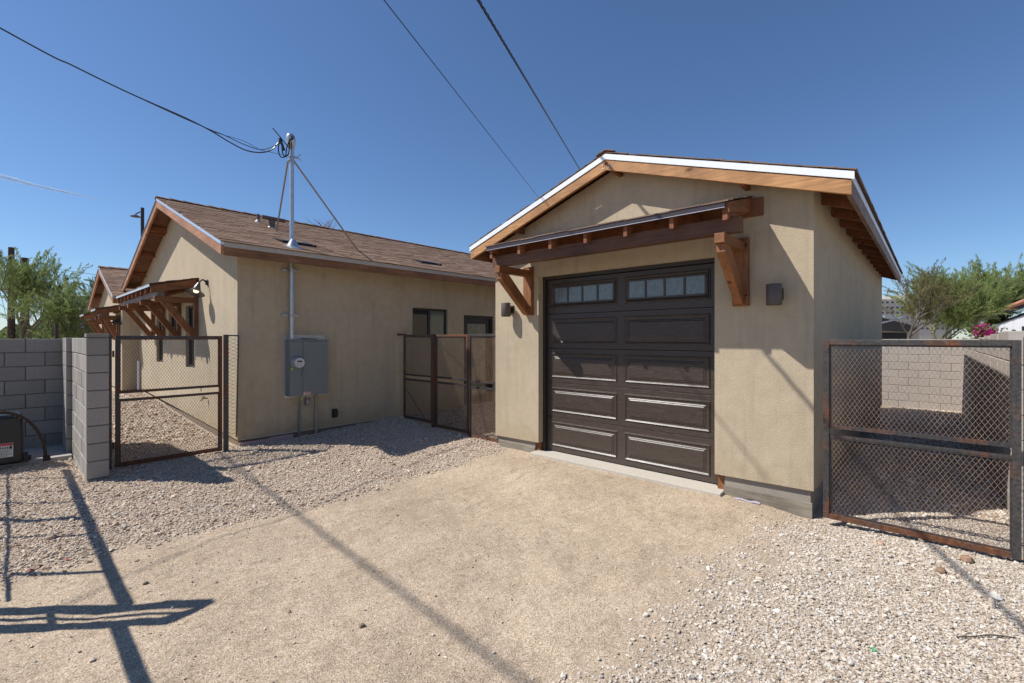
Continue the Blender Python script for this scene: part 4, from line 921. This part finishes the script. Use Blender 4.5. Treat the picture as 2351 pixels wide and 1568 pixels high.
# ------------------------------------------------------------------ vegetation
def branch_tree(name, label, cat, base, h, spread, seed, leafmat, barkmat, nleaf, leaf=(.10,.02), lean=(0,0), trunk_r=.14, levels=4, upright=.5, crown_lo=.3, parent_group=None, clump=.35, flat=.5, wind=(0,0)):
    rnd = random.Random(seed); T = thing(name, base, label, cat, parent_group); base = Vector(base)
    tm = MB(); tips = []
    def grow(p, d, l, r, lv):
        pts = [p]; q = p.copy(); dd = d.copy()
        for i in range(4):
            dd = (dd + Vector((rnd.uniform(-.22,.22), rnd.uniform(-.22,.22), rnd.uniform(-.1,.16)))).normalized(); q = q + dd*l/4; pts.append(q.copy())
            if lv >= 2: tips.append((q.copy(), dd.copy(), lv))
        tm.tube(pts, [r*(1-.11*i) for i in range(5)], 5 if lv > 1 else 8, cap=False)
        if lv < levels:
            for k in range(rnd.choice((3,4)) if lv < 2 else 3):
                az = rnd.uniform(0, 6.28); out = Vector((math.cos(az)*spread, math.sin(az)*spread, upright + rnd.uniform(-.25,.35)))
                nd = (dd*.55 + out.normalized()*.85).normalized(); st = pts[rnd.choice((2,3,4))] if k else pts[4]
                grow(st, nd, l*rnd.uniform(.55,.82), r*.58, lv+1)
    grow(base, Vector((lean[0], lean[1], 1)).normalized(), h*.34, trunk_r, 0)
    # scale to the wanted height
    tm.build('trunk', barkmat, T, smooth=True)
    lv_ = np.array([(t_[0].x, t_[0].y, t_[0].z, t_[1].x, t_[1].y, t_[1].z) for t_ in tips if t_[2] >= levels-1])
    rg = np.random.default_rng(seed)
    # feathery sprays: each spray is a short curved twig carrying many fine leaves
    ns = max(60, nleaf//60); si = rg.integers(0, len(lv_), ns); s0 = lv_[si, :3] + rg.normal(0, clump*.45, (ns,3)); sd0 = lv_[si, 3:] + rg.normal(0, .45, (ns,3)) + np.array([wind[0], wind[1], .45])
    sd0 /= np.linalg.norm(sd0, axis=1, keepdims=True); sl0 = clump*rg.uniform(1.4, 4.2, (ns,1))
    idx = rg.integers(0, ns, nleaf); u = rg.uniform(0, 1, (nleaf,1))
    c = s0[idx] + sd0[idx]*sl0[idx]*u + rg.normal(0, 1, (nleaf,3))*clump*(.17*(1-.7*u)); c[:,2:] -= (u**2)*clump*flat
    c[:,2] = np.maximum(c[:,2], base.z + h*crown_lo*.3)
    dirs = rg.normal(0, .5, (nleaf,3)) + sd0[idx]*1.2; dirs /= np.linalg.norm(dirs,axis=1,keepdims=True)
    sd_ = np.cross(dirs, rg.normal(0,1,(nleaf,3))); sd_ /= np.linalg.norm(sd_,axis=1,keepdims=True)
    L_ = leaf[0]*rg.uniform(.6,1.5,(nleaf,1)); W_ = leaf[1]*rg.uniform(.7,1.3,(nleaf,1))
    v_ = np.stack([c-dirs*L_*.5, c+sd_*W_*.5, c+dirs*L_*.5, c-sd_*W_*.5], 1).reshape(-1,3) - np.array(base)
    me = bpy.data.meshes.new('crown'); me.vertices.add(nleaf*4); me.vertices.foreach_set('co', v_.ravel()); me.loops.add(nleaf*4); me.loops.foreach_set('vertex_index', np.arange(nleaf*4)); me.polygons.add(nleaf)
    me.polygons.foreach_set('loop_start', np.arange(0,nleaf*4,4)); me.polygons.foreach_set('loop_total', np.full(nleaf,4)); me.update(); me.materials.append(leafmat)
    o = bpy.data.objects.new('crown', me); COL.objects.link(o); o.parent = T
    return T
fg = foliage('leaf_paloverde', [(.15,.195,.055),(.23,.29,.09),(.32,.37,.15),(.19,.245,.08)])
fb = foliage('leaf_olive', [(.16,.15,.06),(.24,.21,.10),(.20,.17,.07),(.12,.13,.05)])
fd = foliage('leaf_green', [(.09,.125,.035),(.14,.19,.055),(.20,.25,.08),(.11,.15,.045)])
def at(dx, depth, z=0.):
    p_ = raypt(dx, 776, depth); return (p_.x, p_.y, z)
# right side
WD = (.35, -.1)
branch_tree('palo_verde_tree', 'tall feathery green tree standing behind the roof of the white house', 'tree', at(2262, 30), 6.3, 1.15, 3, fg, M['bark'], 42000, (.26,.024), (0,0), .16, 4, .9, .3, clump=.42, wind=WD)
branch_tree('palo_verde_tree', 'dense windblown green shrub tree behind the passage wall', 'tree', at(2165, 21), 5.6, 1.05, 5, fg, M['bark'], 62000, (.17,.016), (0,0), .10, 4, .5, .1, clump=.30, wind=WD)
branch_tree('palo_verde_tree', 'feathery green tree at the right edge above the tiled roof', 'tree', at(2350, 33), 7.4, 1.1, 31, fg, M['bark'], 42000, (.28,.026), (0,0), .17, 4, .9, .3, clump=.45, wind=WD)
branch_tree('mesquite_tree', 'thin olive brown tree in front of the pale office building', 'tree', at(2085, 20), 5.0, 1.2, 11, fb, plain('bark_grey', (.12,.10,.08), .9), 12000, (.12,.016), (.1,0), .09, 4, .45, .2, clump=.26)
# bougainvillea
BG = thing('bougainvillea', at(2257, 15), 'magenta bougainvillea bush above the wall beside the white house', 'bush')
fm = foliage('petal_magenta', [(.50,.01,.20),(.62,.02,.28),(.42,.01,.18)])
def leafball(name, mat, parent, c, r, n, s, seed):
    rg = np.random.default_rng(seed); ctr = rg.normal(0,1,(max(6,n//40),3)); ctr /= np.linalg.norm(ctr,axis=1,keepdims=True); ctr *= np.array(r)*rg.uniform(.35,.95,(len(ctr),1))
    cc = ctr[rg.integers(0,len(ctr),n)] + rg.normal(0, .13*max(r), (n,3)); q = MB()
    for p_ in cc:
        d1 = rg.normal(0,1,3); d1 /= np.linalg.norm(d1); d2 = np.cross(d1, rg.normal(0,1,3)); d2 /= np.linalg.norm(d2); p_ = p_ + np.array(c)
        q.add([p_-d1*s, p_+d2*s*.6, p_+d1*s, p_-d2*s*.6], [(0,1,2,3)])
    return q.build(name, mat, parent)
bc = at(2257, 15, 1.83); leafball('foliage', fd, BG, (bc[0],bc[1],1.3), (.5,.5,.9), 1400, .05, 2); leafball('blossom', fm, BG, (bc[0],bc[1],1.85), (.42,.42,.28), 900, .035, 4)
MB().tube([(bc[0],bc[1],0),(bc[0],bc[1],1.5)], .03, 6).build('stem', M['bark'], BG)
# left side
branch_tree('palo_verde_tree', 'leaning green tree behind the shaded wall, its forked trunk beside the stucco shed', 'tree', at(158, 17), 4.3, 1.05, 8, fg, M['bark'], 22000, (.11,.015), (-.5,.3), .10, 4, .5, .3, clump=.22)
branch_tree('palo_verde_tree', 'wispy tree crown rising just left of the far wing roof', 'tree', at(212, 24), 5.6, .7, 14, fd, M['bark'], 7000, (.13,.018), (0,0), .08, 4, .7, .3, clump=.25)
branch_tree('shade_tree', 'bright green bushy tree hiding the tops of the two poles', 'tree', at(62, 21), 5.5, .85, 21, fg, M['bark'], 26000, (.14,.019), (0,0), .10, 4, .75, .4, clump=.28)
BT = thing('bare_tree', (*at(745, 26)[:2], 0), 'leafless twigs of a bare tree showing above the house ridge', 'tree')
rnd = random.Random(4); q = MB()
for k in range(34):
    dx = rnd.choice((705, 742, 755, 748)); a_ = raypt(dx+rnd.uniform(-12,12), 535, 26); b_ = raypt(dx+rnd.uniform(-42,38), rnd.uniform(496,516), 26); m_ = a_.lerp(b_, .5)+Vector((rnd.uniform(-.15,.15),rnd.uniform(-.15,.15),.1))
    q.tube([a_, m_, b_], [.014,.009,.004], 4)
q.build('twigs', plain('twig', (.16,.13,.11), .9), BT, kind='stuff')
c0 = raypt(745, 776, 26); MB().tube([(c0.x,c0.y,0),(c0.x,c0.y,7.8)], [.16,.05], 6).build('trunk', plain('twig_trunk', (.16,.13,.11), .9), BT)
# hedge line beyond the wall
rg = np.random.default_rng(5); n = 26000
th = rg.uniform(0, 1, n); dxp = -160 + 330*th; dep = 27 + rg.normal(0, 1.2, n); top = 2.55 + .45*np.sin(th*9) + .25*np.sin(th*23+1)
zz = top*rg.uniform(.15, 1, n)**.5
q = MB(); ff = Vector((math.cos(R(42.4)), math.sin(R(42.4)), 0)); r_ = Vector((math.sin(R(42.4)), -math.cos(R(42.4)), 0))
for i in range(n):
    p_ = ff*dep[i] + r_*((dxp[i]-1175.5)/1055*dep[i]) + Vector((0,0,zz[i]))
    a_ = Vector(rg.normal(0,1,3)).normalized()*.10; b_ = a_.cross(Vector(rg.normal(0,1,3))).normalized()*.045; q.add([p_-a_, p_+b_, p_+a_, p_-b_], [(0,1,2,3)])
q.build('thicket', foliage('leaf_thicket', [(.14,.19,.06),(.20,.26,.10),(.10,.14,.045)]), None, 'mass of light green bushes beyond the shaded wall', 'bushes', kind='stuff')

# ------------------------------------------------------------------ poles and lamp
for dx, top, dep, r0, lab in ((26, 568, 24, .17, 'dark wooden utility pole at the far left edge'), (57, 592, 23, .20, 'thicker brown wooden utility pole second from the left edge')):
    p_ = at(dx, dep); hz = EYE + (776-top)/1055*dep
    UP = thing('utility_pole', p_, lab, 'utility pole', 'wooden utility poles')
    MB().tube([(p_[0],p_[1],-.2),(p_[0],p_[1],hz)], [r0, r0*.72], 12).build('shaft', M['pole'], UP, smooth=True)
    if dx == 26: MB().beam(raypt(-12, 664, dep), raypt(24, 664, dep-.2), .08, .08).build('crossarm', M['pole'], UP)
for (x0,y0,x1,y1,dep,s_) in ((-20,604,26,603,24,.2),(26,603,300,702-60,24,.0),(0,668,26,775,24,.0),(24,748,110,772,24,.3),(-10,690,60,735,24,.1)):
    MB().tube(sag(raypt(x0,y0,dep), raypt(x1,y1,dep), s_, 12), .012, 4).build('power_line', blk, None, {604:'short wire from left edge to the dark pole top',603:'thin wire crossing behind the trees from the dark pole toward the far wing',668:'steep wire coming down beside the dark pole',748:'sagging wire low between poles and the stucco shed',690:'faint wire between the two wooden poles'}[y0], 'wire')
p_ = raypt(327, 776, 30); tp = raypt(327, 477, 30).z
SLm = thing('street_lamp', (p_.x,p_.y,0), 'dark square street lamp post behind the house gable', 'street lamp')
MB().box((p_.x-.085,p_.y-.085,0),(p_.x+.085,p_.y+.085,tp)).build('post', M['bronze'], SLm)
hc = raypt(322, 486, 30); hl = raypt(311, 492, 30)
MB().beam(hc, hl, .05, .05).build('arm', M['bronze'], SLm); MB().lathe([(.001,.12),(.10,.10),(.28,0),(.26,-.03),(.001,-.03)], hl-Vector((0,0,.14)), (0,0,1), 16).build('lamp_head', M['bronze'], SLm, smooth=True)
q = raypt(203, 776, 10.7); MB().tube([(.74,14.9,0),(.74,14.9,2.0)], .03, 8).build('steel_post', M['bronze'], None, 'thin dark steel post behind the left gate pillar', 'post', smooth=True)

# ------------------------------------------------------------------ far buildings
# stucco shed at left
def pt(dx, dy, dep): return raypt(dx, dy, dep)
def slabb(name, mat, parent, x0, x1, y0, y1, dep, thick, **kw):
    """box facing the camera heading, at its true distance"""
    a_ = raypt(x0, y1, dep); b_ = raypt(x1, y1, dep); z1_ = raypt(x0, y0, dep).z; z0_ = a_.z; q = MB(); ff_ = ff*thick
    vs_ = []
    for z in (z0_, z1_): vs_ += [Vector((a_.x,a_.y,z)), Vector((b_.x,b_.y,z)), Vector((b_.x,b_.y,z))+ff_, Vector((a_.x,a_.y,z))+ff_]
    q.add(vs_, [(0,3,2,1),(4,5,6,7),(0,1,5,4),(1,2,6,5),(2,3,7,6),(3,0,4,7)]); return q.build(name, mat, parent, **kw)
SD = thing('stucco_shed', (*at(200, 30)[:2], 0), 'mauve stucco flat roofed building behind the leaning tree', 'building')
def block_at(name, x0, x1, y0, y1, z0, z1, mat, parent): return MB().box((x0,y0,z0),(x1,y1,z1)).build(name, mat, parent)
mv = stucco('mauve_stucco', (.30,.22,.21)); ptl = raypt(143, 776, 30)
block_at('wall', ptl.x, ptl.x+6, ptl.y, ptl.y+5, 0, 3.0, mv, SD); block_at('parapet', ptl.x-.05, ptl.x+6, ptl.y-.05, ptl.y-.002, 2.9, 3.06, plain('parapet_dark', (.10,.07,.07), .8), SD)
pl = raypt(152, 776, 28.5); block_at('low_wall', pl.x, pl.x+.8, pl.y, pl.y+1.2, 0, 2.15, mv, SD)
sg_ = raypt(176, 754, 29.6); sgn = MB().box((sg_.x-.0,ptl.y-.10,1.95),(sg_.x+.46,ptl.y-.06,2.42)).build('wall_sign', plain('sign_white', (.62,.55,.58), .6), SD)
q = MB()
for k in range(4): q.box((sg_.x+.03,ptl.y-.104,2.02+k*.10),(sg_.x+.43-.06*(k % 2),ptl.y-.101,2.05+k*.10))
q.build('sign_print', plain('sign_red', (.55,.12,.2), .6), sgn)
slabb('small_roofed_wall', wood('shed_timber', (.14,.09,.07), 'z'), SD, 116, 126, 757, 785, 33, 2)
TB = thing('glass_office', (*at(170, 90)[:2], 0), 'distant blue grey glass building half hidden by the leaning tree', 'building')
o = slabb('facade', glassy('blue_facade', (.16,.20,.27), .25), TB, 100, 215, 683, 776, 90, 12)
slabb('roof_band', plain('band_grey', (.16,.18,.20), .6), TB, 99, 262, 679, 684, 89.8, 12)
for k in range(6): slabb('mullion', plain('mull%d' % k, (.10,.11,.12), .6), TB, 104+k*20, 105.2+k*20, 684, 776, 89.7, .3)
# pale office at right
OF = thing('office_block', (*at(2090, 120)[:2], 0), 'distant pale office block with rows of small dark windows', 'building')
slabb('wall', stucco('pale_concrete', (.52,.48,.43)), OF, 1990, 2185, 687, 790, 120, 15)
slabb('upper_wall', stucco('pale_concrete_dark', (.42,.39,.35)), OF, 2078, 2150, 676, 687, 122, 12)
wm_ = plain('far_window', (.05,.06,.07), .3)
for r_ in range(6):
    for k in range(15):
        x = 2012 + k*11.5; y = 692 + r_*12
        slabb('window', wm_, OF, x, x+5.5, y, y+4.2, 119.9, .2)
# dark roofed house
DH = thing('dark_roof_house', (*at(2050, 34)[:2], 0), 'low grey house with dark roof and black opening right of the garage', 'house')
slabb('wall', stucco('grey_stucco', (.42,.40,.38)), DH, 1985, 2110, 748, 826, 34, 6)
slabb('opening', M['black'], DH, 2025, 2082, 764, 800, 33.95, .1)
q = MB(); a_ = [raypt(1985,746,33), raypt(2026,729,33), raypt(2105,750,33)]
q.add([*a_, a_[2]-Vector((0,0,.35)), a_[0]-Vector((0,0,.35)), *[p_+ff*8 for p_ in a_], a_[2]-Vector((0,0,.35))+ff*8, a_[0]-Vector((0,0,.35))+ff*8], [(0,4,3,2,1),(5,6,7,8,9),(0,1,6,5),(1,2,7,6),(2,3,8,7),(3,4,9,8),(4,0,5,9)])
q.build('roof', plain('dark_roof', (.045,.042,.045), .7), DH)
q = MB(); 
for a_, b_ in ((raypt(2022,742,32.9), raypt(2082,727,32.9)), (raypt(2030,727,32.9), raypt(2110,748,32.9))): q.beam(a_, b_, .09, .09)
q.build('roof_edge', M['whitegal'], DH)
slabb('roof_deck', plain('pale_roof', (.55,.55,.57), .5), DH, 2024, 2084, 724, 731, 37, 4)
# white house with tiled roof
WHX = 35.
WH = thing('white_house', (WHX, -4, 0), 'white house with terracotta tiled roof at the right edge', 'house')
wk = lambda y: 2.36 + (-2.6 - y)*.40*1.28
MB().prism([(-2.6,0),(-2.6,2.36),(-6.5,wk(-6.5)),(-10.4,2.36),(-10.4,0)], 'x', WHX, WHX+9).build('wall', stucco('white_stucco', (.78,.78,.80)), WH)
for y, z0_, z1_, wd in ((-2.83,1.55,2.0,.14),(-3.13,1.55,2.08,.11),(-3.55,1.5,2.25,.28),(-4.4,1.4,2.4,.6)): MB().box((WHX-.05,y-wd/2,z0_-.2),(WHX+.02,y+wd/2,z1_)).build('window', M['darkframe'], WH)
ed = MB().prism([(-2.18,2.62),(-2.18,2.82),(-6.5,wk(-6.5)+.46),(-6.5,wk(-6.5)+.10)], 'x', WHX-.22, WHX+9.3).prism([(-10.8,2.62),(-10.8,2.82),(-6.5,wk(-6.5)+.46),(-6.5,wk(-6.5)+.10)], 'x', WHX-.22, WHX+9.3).build('roof', plain('dark_soffit', (.05,.045,.05), .7), WH)
tmt = plain('terracotta', (.48,.20,.12), .8, 0, .3, 3)
tl = MB(); 
for i in range(9):
    y = -2.1; tl.tube([(WHX-.22+i*.24, -2.12, 2.86),(WHX-.22+i*.24, -6.5, wk(-6.5)+.50)], .085, 8)
tl.build('roof_tiles', tmt, WH, kind='stuff')
tlm = bpy.data.meshes.new('rake_tile'); qq = MB().tube([(0,0,0),(0,-.30,.30*.512)], [.10,.085], 10); tlm = qq.mesh('rake_tile', tmt)
for i in range(14): inst('rake_tile', tlm, WH, (WHX-.27, -2.15-.29*i, 2.86+.29*.512*i))

# ------------------------------------------------------------------ small things on the ground
def stone(x, y, r, c, label, cat='stone', s=(1.2,.9,.7)):
    q = MB(); rn = random.Random(int(x*1000+y*77)); bmh = []
    for i in range(5):
        ph = math.pi*(i+.0001)/4
        for k in range(8):
            a_ = k*math.pi/4; rr = r*rn.uniform(.85,1.12); q.v.append((x+rr*s[0]*math.sin(ph)*math.cos(a_), y+rr*s[1]*math.sin(ph)*math.sin(a_), gz(x,y)+r*.4+rr*s[2]*math.cos(ph)))
    for i in range(4):
        for k in range(8): q.f.append((i*8+k, i*8+(k+1) % 8, (i+1)*8+(k+1) % 8, (i+1)*8+k))
    return q.build('stone' if cat == 'stone' else cat.replace(' ', '_'), plain('s_%d' % int(x*100), c, .9, 0, .25, 60), None, label, cat, smooth=False)
stone(4.41,-.05,.032,(.26,.16,.10),'rounded brown stone in the white gravel, nearer of two before right gate')
stone(4.76,-.19,.045,(.28,.17,.11),'largest brown stone close under the right gate bottom rail')
stone(4.72,.30,.026,(.50,.32,.22),'small pinkish stone under the middle of right gate')
stone(4.03,-.27,.038,(.52,.42,.33),'pale upright stone chip in the gravel lower right', s=(.5,.5,1.4))
stone(4.2,-.30,.035,(.66,.62,.55),'white stone in the gravel near right gate, whiter than its neighbours')
stone(1.38,2.44,.018,(.22,.17,.12),'small dark stone on the sandy drive, nearest the camera')
stone(.62,3.9,.016,(.2,.15,.1),'small dark clod on the sandy drive at left')
def scrap(x, y, l, wd, ang, c, label, cat):
    d_ = Vector((math.cos(ang), math.sin(ang), 0)); z = gz(x,y)+.008; a_ = Vector((x,y,z))
    q = MB(); s_ = d_.cross(Vector((0,0,1)))
    n_ = 5; top = []; bot = []
    for i in range(n_+1):
        u = i/n_ - .5; h_ = .006*math.sin(i*2.1)+.004
        for sg in (-1,1): top.append(a_ + d_*l*u + s_*wd*.5*sg*(.7+.3*math.cos(i)) + Vector((0,0,h_+.004*sg)))
    vs_ = top + [v_-Vector((0,0,.003)) for v_ in top]; m_ = len(top)
    fs_ = [(2*i,2*i+1,2*i+3,2*i+2) for i in range(n_)] + [(m_+2*i+2,m_+2*i+3,m_+2*i+1,m_+2*i) for i in range(n_)] + [(2*i,2*i+2,m_+2*i+2,m_+2*i) for i in range(n_)] + [(2*i+3,2*i+1,m_+2*i+1,m_+2*i+3) for i in range(n_)]
    q.add(vs_, fs_); return q.build(cat.replace(' ','_'), plain('scrap_%s' % cat[:3], c, .5), None, label, cat)
scrap(.125,4.715,.10,.028,.6,(.35,.03,.04),'crumpled red scrap on the gravel in the gate shadow','red scrap')
scrap(.294,4.73,.03,.02,1.2,(.45,.03,.04),'tiny red fragment right of the larger red scrap','red fragment')
scrap(3.063,.226,.035,.022,.3,(.01,.22,.08),'small green plastic piece on the gravel lower right','green plastic piece')
scrap(5.0,.60,.03,.02,.4,(.55,.03,.06),'tiny pink red piece under the right gate corner','pink piece')
tw = [Vector((3.50,-.10,0)), Vector((3.56,-.17,0)), Vector((3.64,-.24,0)), Vector((3.70,-.34,0))]
for p_ in tw: p_.z = gz(p_.x,p_.y)+.014
MB().tube(curve(tw), .0035, 5).build('dry_twig', plain('dry_twig', (.10,.07,.05), .9), None, 'thin curved dry twig on the gravel lower right', 'twig', smooth=True)
scrap(5.28,7.43,.06,.03,1.2,(.7,.7,.72),'small white scrap of paper at foot of mesh fence','white scrap')
scrap(5.035,1.38,.24,.035,1.57,(.40,.35,.43),'torn pale plastic sheet edge along the garage footing','plastic sheet')

# ------------------------------------------------------------------ contrail
mm, t, p = newmat('ice_cloud', 1, 0, 0); p.inputs['Base Color'].default_value = (.9,.92,.95,1)
tr = N(t, 'ShaderNodeBsdfTransparent'); mx = N(t, 'ShaderNodeMixShader'); lw = N(t, 'ShaderNodeLayerWeight'); lw.inputs[0].default_value = .5
al = math_(t, 'MULTIPLY', math_(t, 'POWER', math_(t, 'SUBTRACT', 1, lw.outputs['Facing']), 2.0), math_(t, 'MULTIPLY', noisetex(t, coords(t), .02, 4, .6), 1.5))
t.links.new(al, mx.inputs[0]); t.links.new(tr.outputs[0], mx.inputs[1]); t.links.new(p.outputs[0], mx.inputs[2]); t.links.new(mx.outputs[0], t.nodes['Material Output'].inputs[0])
pts = [raypt(x_, y_, 2500) for x_, y_ in ((-260,340),(-60,391),(30,412),(90,428),(160,443),(235,459))]
MB().tube(curve(pts, 6), [22,22,22,22,22,22,21,20,19,18,17,16,15,14,13,12,12,11,11,10,10,9,9,8,7,6,5,4,3,2,1][:len(curve(pts,6))], 16, cap=False).build('contrail', mm, None, kind='structure', smooth=True)
